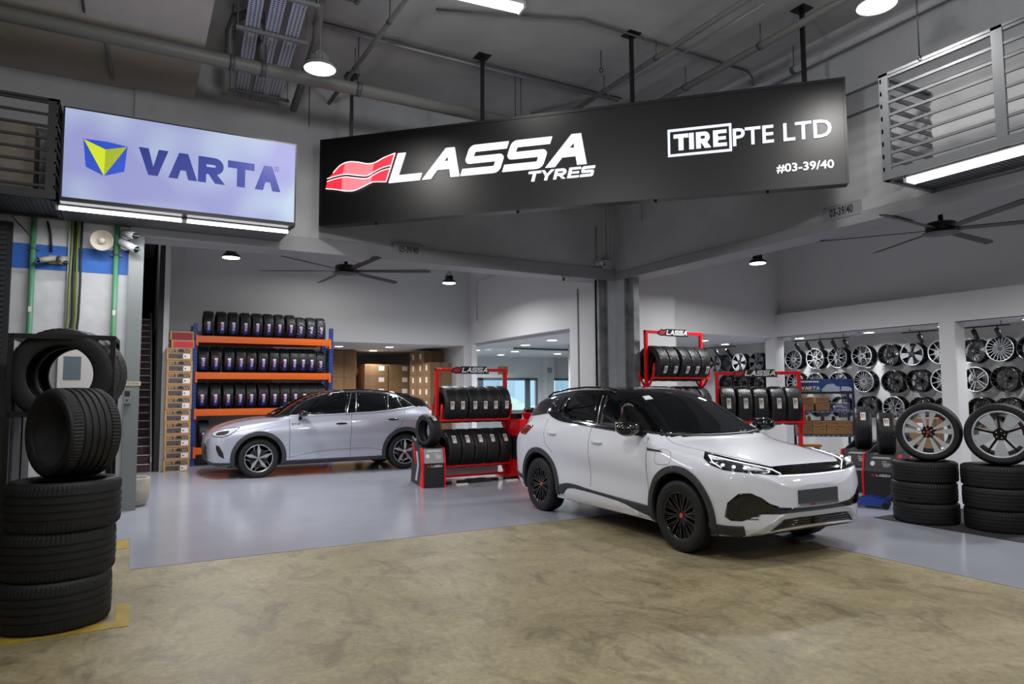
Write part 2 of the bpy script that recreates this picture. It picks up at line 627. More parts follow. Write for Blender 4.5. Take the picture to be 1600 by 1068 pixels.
# beams of the hall ceiling
struct(MB().box(8.9, 10.6, -9, 10.5, 5.95, CEIL), 'ceiling_beam_right', m_conc)
struct(MB().box(-9, .64, 4.0, 10.6, 5.77, CEIL), 'ceiling_slab_left', m_slab)
# shop interior
ZI = 5.4
ZS = 2.83
struct(MB().box(-1.5, 8.6, 10.95, 24.3, ZI, ZI+.2).box(8.6, 15.2, -9, 24.3, ZI, ZI+.2), 'ceiling_shop', m_wall_in)
struct(MB().box(.52, 2.9, 17.0, 17.25, 0, ZI).box(2.9, 7.93, 17.0, 17.25, ZS, ZI).box(7.93, 8.25, 17.0, 17.3, 0, ZI), 'wall_back', m_wall_in)
struct(MB().box(.50, .60, 15.45, 17.0, 0, ZI), 'wall_stair_side', m_wall_in)
struct(MB().box(8.10, 8.25, 16.85, 17.0, 0, ZI).box(8.10, 8.25, 12.05, 16.85, 2.90, ZI).box(8.10, 8.25, 11.0, 12.05, 0, ZI), 'wall_shop_side', m_wall)
struct(MB().box(8.25, 15.2, 11.40, 24.2, ZS, 3.0).box(13.50, 15.2, -8.9, 11.40, ZS, 3.0).box(.6, 8.25, 17.25, 24.2, ZS, 3.0).box(15.2, 18, 15.4, 24.2, ZS, 3.0), 'ceiling_soffit', m_wall_in)
struct(MB().box(8.6, 10.10, 11.0, 11.4, 0, ZI).box(10.10, 13.45, 11.2, 11.4, ZS, ZI), 'wall_right_room_back', m_wall)
struct(MB().box(13.45, 13.75, 11.2, 11.5, 0, ZI), 'wall_corner_pillar', m_wall)
struct(MB().box(13.45, 13.65, -8.9, 11.2, ZS, 3.37).box(13.65, 13.8, -8.9, 11.2, 3.37, ZI), 'wall_right_room_fascia', m_wall)
struct(MB().box(13.45, 13.78, 7.10, 7.39, 0, ZS), 'wall_pillar', m_wall)
struct(MB().box(14.92, 15.1, -8.9, 15.4, 0, ZS), 'wall_right', m_wall)
struct(MB().box(10.5, 14.92, 15.2, 15.4, 0, ZS).box(10.3, 10.5, 11.4, 15.4, 0, ZS), 'wall_partition', m_wall)
struct(MB().box(7.95, 8.10, 17.3, 24.0, 0, ZS), 'wall_store_side', m_wall)
struct(MB().box(.6, 8.1, 24.0, 24.2, 0, ZS), 'wall_store_back', m_wall_in)
struct(MB().box(.4, .6, 17.0, 24.2, 0, 3), 'wall_store_left', m_wall_in)
struct(MB().box(8.6, 15.1, -9.1, -8.9, 0, ZI), 'wall_right_room_front', m_wall)
# stair well behind the left column
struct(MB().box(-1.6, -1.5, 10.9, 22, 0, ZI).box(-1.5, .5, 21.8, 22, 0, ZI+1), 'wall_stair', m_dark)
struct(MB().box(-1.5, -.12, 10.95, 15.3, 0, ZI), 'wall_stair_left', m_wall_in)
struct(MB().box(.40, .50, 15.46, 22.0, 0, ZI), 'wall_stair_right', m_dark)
# office window wall at Y 22
wy0, wy1 = 22.0, 22.2
ww = MB()
ww.box(8.25, 18, wy0, wy1, 0, .72).box(8.25, 18, wy0, wy1, 2.07, ZS).box(8.25, 8.9, wy0, wy1, .72, 2.07).box(13.3, 13.92, wy0, wy1, .72, 2.07).box(17, 18, wy0, wy1, .72, 2.07)
struct(ww, 'wall_office_window', m_wall)
struct(MB().box(18, 18.2, 15.4, 22.2, 0, ZS).box(15.1, 18.2, 15.2, 15.4, 0, ZS), 'wall_office_side', m_wall)
struct(MB().box(13.45, 13.8, 21.6, 22, 0, ZS), 'wall_office_pillar', m_wall)
f1 = MB()
for a, b in ((8.9, 8.96), (10.82, 11.02), (12.78, 12.98), (13.24, 13.30)):
    f1.box(a, b, 21.98, 22.06, .72, 2.07)
f1.box(8.9, 13.3, 21.98, 22.06, 1.98, 2.07).box(8.9, 13.3, 21.98, 22.06, .72, .80)
struct(f1, 'window_1', m_alu)
f2 = MB()
f2.box(13.92, 14.0, 21.98, 22.06, .72, 2.07).box(15.5, 15.6, 21.98, 22.06, .72, 2.07).box(16.9, 17, 21.98, 22.06, .72, 2.07).box(13.92, 17, 21.98, 22.06, 1.98, 2.07).box(13.92, 17, 21.98, 22.06, .72, .80)
struct(f2, 'window_2', m_alu)
struct(MB().box(8.9, 13.3, 22.02, 22.03, .72, 2.07).box(13.92, 17, 22.02, 22.03, .72, 2.07), 'window_3', m_pane)
# frameless glass screen
gp_ = MB()
gp_.box(8.27, 9.55, 17.1, 17.112, .02, 2.78).box(9.56, 11.2, 17.1, 17.112, .02, 2.78).box(11.21, 12.8, 17.1, 17.112, .02, 2.78)
struct(gp_, 'window_4', m_pane)
struct(MB().box(9.56, 12.8, 17.08, 17.13, 2.78, ZS), 'trim_7', m_alu)
# outside: a few far blocks and a tree line seen through the office windows
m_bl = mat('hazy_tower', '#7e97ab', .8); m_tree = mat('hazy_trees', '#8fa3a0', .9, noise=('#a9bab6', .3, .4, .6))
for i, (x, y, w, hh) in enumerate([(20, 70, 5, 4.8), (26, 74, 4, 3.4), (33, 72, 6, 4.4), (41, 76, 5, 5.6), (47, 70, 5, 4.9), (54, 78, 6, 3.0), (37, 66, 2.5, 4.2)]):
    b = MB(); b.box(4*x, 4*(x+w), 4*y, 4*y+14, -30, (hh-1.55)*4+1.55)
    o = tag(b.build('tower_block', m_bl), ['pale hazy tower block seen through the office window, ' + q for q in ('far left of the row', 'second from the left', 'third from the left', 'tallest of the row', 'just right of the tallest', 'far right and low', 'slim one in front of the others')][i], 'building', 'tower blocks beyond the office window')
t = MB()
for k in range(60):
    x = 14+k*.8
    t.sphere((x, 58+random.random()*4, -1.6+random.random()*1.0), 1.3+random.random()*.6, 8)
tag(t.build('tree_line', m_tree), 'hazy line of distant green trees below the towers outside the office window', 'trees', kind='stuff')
# ------------------------------------------------------------------ car bodies
class CarBody:
    def __init__(self, T, length, arches, ra=0.375, dark='#0c0c0d'):
        self.T, self.L, self.arches, self.ra = T, length, arches, ra
        xs = []
        x = 0.0
        while x < length:
            xs.append(x)
            d = min(x, length-x)
            x += 0.008 if d < 0.06 else (0.015 if d < 0.3 else 0.03)
        xs.append(length)
        self.xs = xs
        K = 6
        rings = []
        for x in xs:
            half = self.section(x, K)
            # y>0 half from bottom centre to top centre, then back down the other side
            ring = [(x, y, z) for y, z in half] + [(x, -y, z) for y, z in reversed(half[1:-1])]
            rings.append(ring)
        n = len(rings[0])
        self.vs = [p for r in rings for p in r]
        fs = []
        for i in range(len(rings)-1):
            for k in range(n):
                fs.append((i*n+k, i*n+(k+1) % n, (i+1)*n+(k+1) % n, (i+1)*n+k))
        m = len(rings)-1
        fs.append(tuple(reversed(range(n))))
        fs.append(tuple(m*n+k for k in range(n)))
        self.fs = fs
        self.bvh = BVHTree.FromPolygons([Vector(v) for v in self.vs], fs)
        # smooth vertex normals for clean reflections
        me = bpy.data.meshes.new('tmp')
        me.from_pydata(self.vs, [], fs)
        me.update()
        self.vn = [v.normal.copy() for v in me.vertices]
        c = (me.vertices[0].co - Vector((0, 0, 0.6)))
        bpy.data.meshes.remove(me)

    def section(self, x, K):
        T = self.T
        zs, zt, zb, zr = T['zs'](x), T['zt'](x), T['zb'](x), T['zr'](x)
        yw, yb, yr = T['yw'](x), T['yb'](x), T['yr'](x)
        H = zb-zs
        wl = T['waist'](x) if 'waist' in T else 0.0
        P = [(0, zs), (yw-.16, zs), (yw-.06, zs+.04), (yw-.022-wl*.4, zs+H*.2), (yw-.006-wl, zs+H*.45), (yw, zs+H*.68), (yw-.016, zs+H*.86), (yb, zb),
             ((yb+yr)/2+.02*min(1, (zr-zb)*3+.1), (zb+zr)/2), (yr, zr), (yr*.8, zr+(zt-zr)*.62), (yr*.42, zr+(zt-zr)*.93), (0, zt)]
        P = [(max(0, a), b) for a, b in P]
        return catmull(P, K)

    def build(self, name, mats, parent, bevel=0):
        me = bpy.data.meshes.new('bodytmp')
        me.from_pydata(self.vs, [], self.fs)
        bm = bmesh.new(); bm.from_mesh(me)
        bmesh.ops.recalc_face_normals(bm, faces=bm.faces)
        bm.to_mesh(me); bm.free()
        ob = bpy.data.objects.new('bodytmp', me); COL.objects.link(ob)
        cut = MB()
        for (ax, az) in self.arches:
            for s in (1, -1):
                cut.cyl((ax, s*0.58, az), (ax, s*1.3, az), self.ra, 64, sm=False)
        cme = bpy.data.meshes.new('cut'); cme.from_pydata(cut.v, [], cut.f)
        bm = bmesh.new(); bm.from_mesh(cme); bmesh.ops.recalc_face_normals(bm, faces=bm.faces); bm.to_mesh(cme); bm.free()
        co = bpy.data.objects.new('cut', cme); COL.objects.link(co)
        md = ob.modifiers.new('b', 'BOOLEAN'); md.operation = 'DIFFERENCE'; md.object = co; md.solver = 'EXACT'
        dg = bpy.context.evaluated_depsgraph_get()
        new = bpy.data.meshes.new_from_object(ob.evaluated_get(dg))
        bpy.data.objects.remove(ob); bpy.data.objects.remove(co)
        new.name = name
        new.materials.clear()
        for m in mats:
            new.materials.append(m)
        for p in new.polygons:
            c = p.center
            inside = any(math.hypot(c.x-ax, c.z-az) < self.ra+.002 and abs(c.y) > .5 and abs(c.y) < 1.3 for ax, az in self.arches) and abs(p.normal.y) < .35 or \
                any(math.hypot(c.x-ax, c.z-az) < self.ra-.01 for ax, az in self.arches) and abs(abs(c.y)-.58) < .002
            under = p.normal.z < -.8 and c.z < .5
            p.material_index = 1 if (inside or under) else 0
            p.use_smooth = not inside and len(p.vertices) < 9
        o = bpy.data.objects.new(name, new)
        COL.objects.link(o)
        o.parent = parent
        return o

    def hit(self, mode, a, b, s=1):
        if mode == 'side':
            o, d = Vector((a, s*2.0, b)), Vector((0, -s, 0))
        elif mode == 'front':
            o, d = Vector((-1, a*s, b)), Vector((1, 0, 0))
        elif mode == 'rear':
            o, d = Vector((6, a*s, b)), Vector((-1, 0, 0))
        elif mode == 'top':
            o, d = Vector((a, b*s, 3)), Vector((0, 0, -1))
        elif mode == 'wrap':      # a: degrees from straight ahead, around (1.3, 0)
            t = R(a)
            dd = Vector((-math.cos(t), s*math.sin(t), 0))
            o, d = Vector((1.3, 0, b))+dd*3, -dd
        loc, nor, idx, dist = self.bvh.ray_cast(o, d)
        if loc is None:
            loc, nor, idx, dist = self.bvh.find_nearest(o+d*(1.1 if mode == 'side' else 1.0))
        f = self.fs[idx]
        if len(f) == 4:   # interpolate the vertex normals
            w = [1/((Vector(self.vs[i])-loc).length+1e-4)**2 for i in f]
            nn = sum((self.vn[i]*wi for i, wi in zip(f, w)), Vector())
            if nn.length > 0:
                nn.normalize()
                if nn.dot(d) > 0:
                    nn = -nn
                nor = nn
        if nor.dot(d) > 0:
            nor = -nor
        return loc, nor

    def shell(self, mode, outline, off=0.004, thick=0.012, step=0.05, s=1, mb=None, mi=0, side_mi=None, holes=None, dome=0):
        if mode == 'wrap':
            outline = [(a, b*100) for a, b in outline]   # comparable units: 1 deg ~ 1 cm
            step = step*100
        bm = bmesh.new()
        vv = [bm.verts.new((a, b, 0)) for a, b in outline]
        f = bm.faces.new(vv)
        f.normal_update()
        bmesh.ops.triangulate(bm, faces=[f], ngon_method='EAR_CLIP')
        for ax in (0, 1):
            lo = min(p[ax] for p in outline); hi = max(p[ax] for p in outline)
            k = math.floor(lo/step)*step + step
            while k < hi:
                co = [0, 0, 0]; no = [0, 0, 0]
                co[ax] = k; no[ax] = 1
                bmesh.ops.bisect_plane(bm, geom=bm.verts[:]+bm.edges[:]+bm.faces[:], plane_co=co, plane_no=no, dist=1e-6)
                k += step
        bm.verts.index_update()
        top, low = [], []
        for v in bm.verts:
            a, b = v.co.x, v.co.y
            if mode == 'wrap':
                b /= 100
            p, n = self.hit(mode, a, b, s)
            top.append(p+n*off)
            low.append(p+n*(off-thick))
        N = len(top)
        fs = [tuple(v.index for v in f.verts) for f in bm.faces]
        # orientation check
        f0 = fs[0]
        nrm = (top[f0[1]]-top[f0[0]]).cross(top[f0[2]]-top[f0[0]])
        p, n = top[f0[0]], top[f0[0]]-low[f0[0]]
        flip = nrm.dot(n) < 0
        if flip:
            fs = [tuple(reversed(f)) for f in fs]
        mb = mb or MB()
        base = len(mb.v)
        mb.add(top+low, fs, mi, True)
        for e in bm.edges:
            if len(e.link_faces) == 1:
                i, j = e.verts[0].index, e.verts[1].index
                lf = [v.index for v in e.link_faces[0].verts]
                if (lf.index(j)-lf.index(i)) % len(lf) != 1:
                    i, j = j, i
                if flip:
                    i, j = j, i
                mb.f.append((base+j, base+i, base+N+i, base+N+j)); mb.m.append(mi if side_mi is None else side_mi); mb.s.append(False)
        bm.free()
        return mb

    def strip(self, mode, pts, w=0.006, off=0.0012, thick=0.004, s=1, mb=None, mi=0, step=0.04):
        # a thin band following a polyline on the surface
        dense = []
        for p, q in zip(pts, pts[1:]):
            d = math.hypot(q[0]-p[0], q[1]-p[1]) * (0.015 if mode == 'wrap' else 1)
            k = max(1, int(d/step))
            dense += [(p[0]+(q[0]-p[0])*t/k, p[1]+(q[1]-p[1])*t/k) for t in range(k)]
        dense.append(tuple(pts[-1]))
        P = [self.hit(mode, a, b, s) for a, b in dense]
        mb = mb or MB()
        vs = []
        for i, (p, n) in enumerate(P):
            d = (P[min(i+1, len(P)-1)][0]-P[max(i-1, 0)][0])
            d = d.normalized() if d.length > 1e-9 else Vector((1, 0, 0))
            c = d.cross(n).normalized()
            vs += [p+c*w/2+n*off, p-c*w/2+n*off, p+c*w/2+n*(off-thick), p-c*w/2+n*(off-thick)]
        fs = []
        for i in range(len(P)-1):
            a, b = i*4, i*4+4
            fs += [(a, a+1, b+1, b), (a+2, a, b, b+2), (a+1, a+3, b+3, b+1)]
        mb.add(vs, fs, mi, True)
        return mb


def tyre_mesh(Rt, W, Ri, seg=96, grooves=4, lug=3, gd=0.007, sw=0.012):
    """tyre centred on the origin, axis = local z"""
    hw = W/2
    tw = hw*0.80
    P = [(Ri+.004, -hw*.80), (Ri-.004, -hw*.92), (Ri+.008, -hw*.96), (Ri+(Rt-Ri)*.25, -hw*1.0), (Ri+(Rt-Ri)*.55, -hw*1.01), (Rt-(Rt-Ri)*.22, -hw*.985),
         (Rt-.022, -hw*.95), (Rt-.009, -hw*.90), (Rt-.004, -tw)]
    mis = []
    gw = W*0.045
    for g in range(grooves):
        c = -tw+2*tw*(g+1)/(grooves+1)
        e = Rt - 0.004*abs(c/tw)**2
        P += [(e, c-gw/2-.001), (e-gd, c-gw/2+.001), (e-gd, c+gw/2-.001), (e, c+gw/2+.001)]
    P += [(r, -a) for r, a in reversed(P[:9])]
    t = 0.014
    P += [(Rt-t-.004, tw), (Rt-t, 0), (Rt-t-.004, -tw)] [0:3]
    inner = [(Ri+(Rt-Ri)*.55, hw*1.01-sw), (Ri+.012, hw*.90-sw)]
    Q = P[:-3] + [(Ri+.004, hw*.80), (Ri+.02, hw*.80), (Ri+(Rt-Ri)*.55, hw*.90), (Rt-.022, hw*.82), (Rt-.016, 0), (Rt-.022, -hw*.82), (Ri+(Rt-Ri)*.55, -hw*.90), (Ri+.02, -hw*.80)]

    def mod(i, k, r, a):
        if lug and i % lug == 0 and r > Rt-.012 and abs(a) > tw*.72:
            return -gd*.6
        return 0
    mb = MB()
    mb.lathe(Q, seg, 0, None, True, mod, None, closed=True)
    # flat shading in the tread so the grooves read
    L = len(Q)
    for idx in range(len(mb.f)):
        k = idx % L
        if 7 <= k <= 9+4*grooves:
            mb.s[idx] = False
    return mb


def band0(cx, pts):
    """polygon from a centreline [(r, x_offset, width)...] going outwards along +x"""
    l = [(r, o+w/2) for r, o, w in pts]
    rr = [(r, o-w/2) for r, o, w in reversed(pts)]
    return l+rr


def rim_mesh(Rr, W, style, seg=48, dish=0.03, wf=1.0):
    """rim centred on origin, outer face towards local +z. materials: 0 barrel/side, 1 face, 2 lip"""
    mb = MB()
    hw = W/2
    band = lambda c, pts: band0(c, [(r, o, w*wf) for r, o, w in pts])
    prof = [(Rr*.93, -hw), (Rr, -hw), (Rr, -hw+.012), (Rr-.012, -hw+.02), (Rr-.016, -hw+.06), (Rr-.05, -hw+.09), (Rr-.05, hw-.10), (Rr-.016, hw-.055), (Rr-.012, hw-.02),
            (Rr, hw-.012), (Rr, hw), (Rr-.014, hw), (Rr-.020, hw-.014), (Rr-.028, hw-.05), (Rr-.062, hw-.10), (Rr-.062, -hw+.09), (Rr-.03, -hw+.05)]
    n = len(prof)
    mis = [0]*n
    mis[10] = 2; mis[9] = 2; mis[11] = 2
    mb.lathe(prof, seg, 0, None, True, None, mis, closed=True)
    zf = hw-.012
    ro = Rr-.022

    def fz(r):
        t = r/ro
        return zf - dish*max(0.0, 1-t)**1.2

    def spoke(poly, ang, th=.026, mi=1, lift=0.0):
        ca, sa = math.cos(ang), math.sin(ang)
        ar = sum(poly[i][0]*poly[(i+1) % len(poly)][1]-poly[(i+1) % len(poly)][0]*poly[i][1] for i in range(len(poly)))
        pl = poly if ar > 0 else poly[::-1]
        m = len(pl)
        top = [(x*ca-y*sa, x*sa+y*ca, fz(math.hypot(x, y))+lift) for x, y in pl]
        bot = [(x*ca*1.0-y*sa, x*sa+y*ca, fz(math.hypot(x, y))-th) for x, y in pl]
        mb.add(top+bot, [tuple(range(m)), tuple(reversed(range(m, 2*m)))], mi)
        k = len(mb.v)-2*m
        for i in range(m):
            j = (i+1) % m
            mb.f.append((k+m+i, k+m+j, k+j, k+i)); mb.m.append(0); mb.s.append(False)
    hub = 0.062
    S = style
    if S == 'multi':           # 10 V pairs of thin spokes
        for i in range(10):
            a = 2*PI*i/10
            for sg in (1, -1):
                spoke(band(0, [(hub*.7, 0, .016), (Rr*.55, sg*.018, .012), (ro, sg*.040, .012)]), a)
                spoke(band(0, [(Rr*.42, sg*.008, .009), (ro, sg*.013, .008)]), a, lift=-.006)
    elif S == 'petal':        # 6 looped petals
        for i in range(6):
            a = 2*PI*i/6
            for sg in (1, -1):
                spoke(band(0, [(hub*.7, 0, .018), (Rr*.5, sg*.035, .016), (Rr*.75, sg*.05, .015), (ro, sg*.012, .018)]), a)
    elif S == 'y5':
        for i in range(5):
            a = 2*PI*i/5
            spoke(band(0, [(hub*.6, 0, .04), (Rr*.5, 0, .026)]), a)
            for sg in (1, -1):
                spoke(band(0, [(Rr*.42, sg*.004, .020), (ro, sg*.055, .018)]), a, lift=.001)
    elif S == 'y7':
        for i in range(7):
            a = 2*PI*i/7
            spoke(band(0, [(hub*.6, 0, .03), (Rr*.45, 0, .02)]), a)
            for sg in (1, -1):
                spoke(band(0, [(Rr*.4, sg*.003, .016), (ro, sg*.045, .014)]), a, lift=.001)
    elif S == 'mesh':
        for i in range(10):
            a = 2*PI*i/10
            spoke(band(0, [(hub*.6, 0, .018), (ro, .045, .014)]), a)
            spoke(band(0, [(hub*.6, 0, .018), (ro, -.045, .014)]), a, lift=.0008)
    elif S == 'ten':
        for i in range(10):
            spoke(band(0, [(hub*.6, 0, .026), (ro, 0, .019)]), 2*PI*i/10)
    elif S == 'turbine':
        for i in range(20):
            spoke(band(0, [(hub*.8, 0, .012), (Rr*.6, .012, .015), (ro, .03, .018)]), 2*PI*i/20)
    elif S == 'twin5':
        for i in range(5):
            for sg in (1, -1):
                spoke(band(0, [(hub*.6, sg*.014, .022), (ro, sg*.034, .024)]), 2*PI*i/5)
    elif S == 'blade5':        # five broad machined blades with dark gaps
        for i in range(5):
            a = 2*PI*i/5
            spoke([(hub*1.05, -.020), (Rr*.62, -.062), (ro, -.075), (ro, .060), (Rr*.45, .036), (hub*1.05, .020)], a)
            spoke(band(0, [(hub*.5, 0, .028), (ro, .004, .020)]), a+PI/5, mi=0, lift=-.02)
    elif S == 'twinblade5':    # five pairs of broad blades (slot between)
        for i in range(5):
            a = 2*PI*i/5
            for sg in (1, -1):
                spoke([(hub*.9, sg*.014), (Rr*.5, sg*.014), (ro, sg*.022), (ro, sg*.100), (Rr*.7, sg*.070), (hub*1.1, sg*.030)], a)
            spoke(band(0, [(hub*.6, 0, .014), (hub*1.3, 0, .014)]), a, lift=-.004, mi=0)
            spoke([(hub*.5, -.03), (ro, -.10), (ro, .10), (hub*.5, .03)], a, th=.02, mi=0, lift=-.035) if False else None
    elif S == 'kite5':         # five kite shaped blades plus thin twigs at the rim
        for i in range(5):
            a = 2*PI*i/5
            spoke([(hub*.35, -.010), (Rr*.55, -.042), (ro, -.012), (ro, .008), (Rr*.60, .020), (hub*.35, .010)], a)
            spoke(band(0, [(Rr*.55, .075, .007), (ro, .062, .010)]), a+R(2), lift=.002)
            spoke(band(0, [(hub*.4, .02, .03), (Rr*.6, .045, .018), (ro, .04, .016)]), a+R(8), mi=0, lift=-.014)
    # hub
    mb.cyl((0, 0, fz(0)-.05), (0, 0, fz(0)-.002), hub, 24, 1 if S in ('ten', 'y5', 'petal') else 0)
    mb.cyl((0, 0, -hw+.05), (0, 0, fz(0)-.05), hub*1.15, 20, 0)
    for i in range(5):
        a = 2*PI*i/5+.3
        mb.cyl((.04*math.cos(a), .04*math.sin(a), fz(0)-.003), (.04*math.cos(a), .04*math.sin(a), fz(0)+.006), .007, 8, 1)
    mb.zcap = fz(0)
    return mb
# ------------------------------------------------------------------ the white crossover
paint_white = mat('pearl_white_paint', '#e6e8f1', 0.45, spec=.3, coat=1.0)
paint_silver = mat('silver_paint', '#b9bcc9', 0.30, metal=0.35, coat=1.0)
gloss_black = mat('gloss_black', '#060607', 0.06, coat=0.6)
car_glass = mat('dark_tinted_glass', '#07090b', 0.03, spec=0.8)
cladding = mat('grey_cladding', '#34363a', 0.6)
dark_plastic = mat('dark_plastic', '#111214', 0.5)
rubber = mat('rubber', '#0e0f10', 0.62, bump=(60, .15))
rim_black = mat('black_rim_paint', '#08080a', 0.18, coat=0.4)
machined = mat('machined_alloy', '#c4c7cb', 0.28, metal=0.85)
chrome = mat('chrome', '#d8dadd', 0.12, metal=1.0)
lamp_clear = mat('clear_lamp', '#c9ced6', 0.12, spec=0.8, coat=1.0)
drl = mat('white_lamp_strip', '#ffffff', 0.3, emit='#f4f6ff', estr=.8)
red_lamp = mat('red_lamp', '#7d0710', 0.12, coat=1)
plate_grey = mat('plate_grey', '#43454a', 0.5)
orange_cap = mat('orange_cap', '#d8501a', 0.35)
brake_steel = mat('brake_steel', '#55575b', 0.4, metal=0.9)

LW = 4.455
TW = dict(
    zt=tbl((0, .69), (.03, .76), (.07, .82), (.12, .865), (.2, .895), (.35, .93), (.7, .99), (1.0, 1.03), (1.15, 1.055), (1.22, 1.09), (1.6, 1.315), (2.0, 1.525), (2.2, 1.585), (2.5, 1.613), (2.9, 1.615), (3.4, 1.585), (3.8, 1.53), (4.05, 1.475), (4.12, 1.43), (4.3, 1.17), (4.38, 1.03), (4.43, .85), (4.455, .72)),
    zs=tbl((0, .46), (.02, .36), (.06, .29), (.2, .24), (.6, .21), (3.8, .21), (4.2, .25), (4.4, .34), (4.455, .45)),
    yw=tbl((0, .28), (.015, .46), (.04, .585), (.08, .69), (.13, .77), (.2, .835), (.3, .885), (.5, .92), (.87, .9375), (1.4, .928), (2.2, .925), (3.2, .93), (3.6, .9375), (3.9, .925), (4.15, .885), (4.3, .83), (4.4, .74), (4.44, .62), (4.455, .45)),
    zb=tbl((0, .66), (.04, .745), (.08, .785), (.15, .82), (.4, .875), (.8, .925), (1.2, .98), (1.5, 1.02), (2.24, 1.08), (3.0, 1.14), (3.5, 1.185), (3.85, 1.19), (4.1, 1.12), (4.3, .98), (4.4, .84), (4.455, .67)),
    yb=tbl((0, .26), (.015, .43), (.04, .55), (.08, .65), (.13, .72), (.2, .775), (.4, .84), (.87, .865), (1.3, .875), (2.2, .872), (3.4, .855), (3.85, .80), (4.1, .75), (4.3, .70), (4.4, .62), (4.455, .40)),
    zr=tbl((0, .68), (.04, .755), (.08, .81), (.15, .86), (.4, .915), (.87, .98), (1.15, 1.02), (1.35, 1.075), (1.6, 1.20), (2.0, 1.41), (2.3, 1.50), (2.6, 1.535), (3.0, 1.54), (3.4, 1.515), (3.9, 1.445), (4.1, 1.385), (4.3, 1.11), (4.4, .90), (4.455, .69)),
    yr=tbl((0, .2), (.015, .35), (.04, .45), (.08, .50), (.15, .55), (.4, .62), (.87, .68), (1.15, .74), (1.35, .80), (1.6, .755), (2.0, .685), (2.3, .65), (3.0, .63), (3.4, .62), (3.9, .60), (4.1, .58), (4.3, .60), (4.4, .52), (4.455, .3)),
    waist=tbl((0, 0), (.9, .0), (1.5, .02), (2.6, .028), (3.2, .015), (3.6, 0), (4.455, 0)))
wb = CarBody(TW, LW, [(.855, .36), (3.53, .36)], ra=.400)
white_car = empty('white_car', (5.565, 4.215, 0), 0, 'pearl white compact crossover with black roof and black multi-spoke wheels', 'car')
# local x points to the rear of the car (world +Y, turned by -0.9 deg), local y to its right hand side
white_car.rotation_euler = (0, 0, R(90-0.9))
def lerp_tbl(pts):
    return tbl(*pts)


def blacken(o, belt, ws, x0, x1, mi):
    for p in o.data.polygons:
        c = p.center
        if x0 < c.x < x1 and p.material_index == 0:
            w = ws(abs(c.y))
            if c.x > w and (c.z > belt(c.x) or abs(c.y) < .66) and c.z > 1.03:
                p.material_index = mi


def mirror_pts(pts):
    return pts + [(-a, b) for a, b in reversed(pts)]


def put_wheel(car, x, y, s, z, R_t, W, Ri, style, mats, name='wheel', rot0=0.0, cap=None, near=True):
    # tyre is the part; rim, cap and brake disc are its children. local z of the tyre = outwards
    t = tyre_mesh(R_t, W, Ri, 96 if near else 48, 4, 2).build(name, [rubber], car)
    M = Matrix.Translation((x, y, z)) @ Matrix.Rotation(-s*PI/2, 4, 'X') @ Matrix.Rotation(rot0, 4, 'Z')
    t.matrix_local = M
    rb = rim_mesh(Ri, W*.92, style, 64, dish=.022)
    rb.build('rim', mats, t)
    b = MB()
    b.cyl((0, 0, rb.zcap-.004), (0, 0, rb.zcap+.010), .024, 20)
    b.build('centre_cap', cap or chrome, t)
    d = MB()
    d.cyl((0, 0, -.01), (0, 0, .012), Ri*.66, 40)
    d.cyl((0, 0, .012), (0, 0, .03), Ri*.3, 24)
    d.build('brake_disc', brake_steel, t)
    return t


def ellipsoid(mb, c, r, n=20, mi=0, M=None):
    T = Matrix.Translation(Vector(c)) @ Matrix.Diagonal((r[0], r[1], r[2], 1))
    if M is not None:
        T = M @ T
    prof = [(max(1e-4, math.sin(PI*k/(n//2))), -math.cos(PI*k/(n//2))) for k in range(n//2+1)]
    return mb.lathe(prof, n, mi, T)


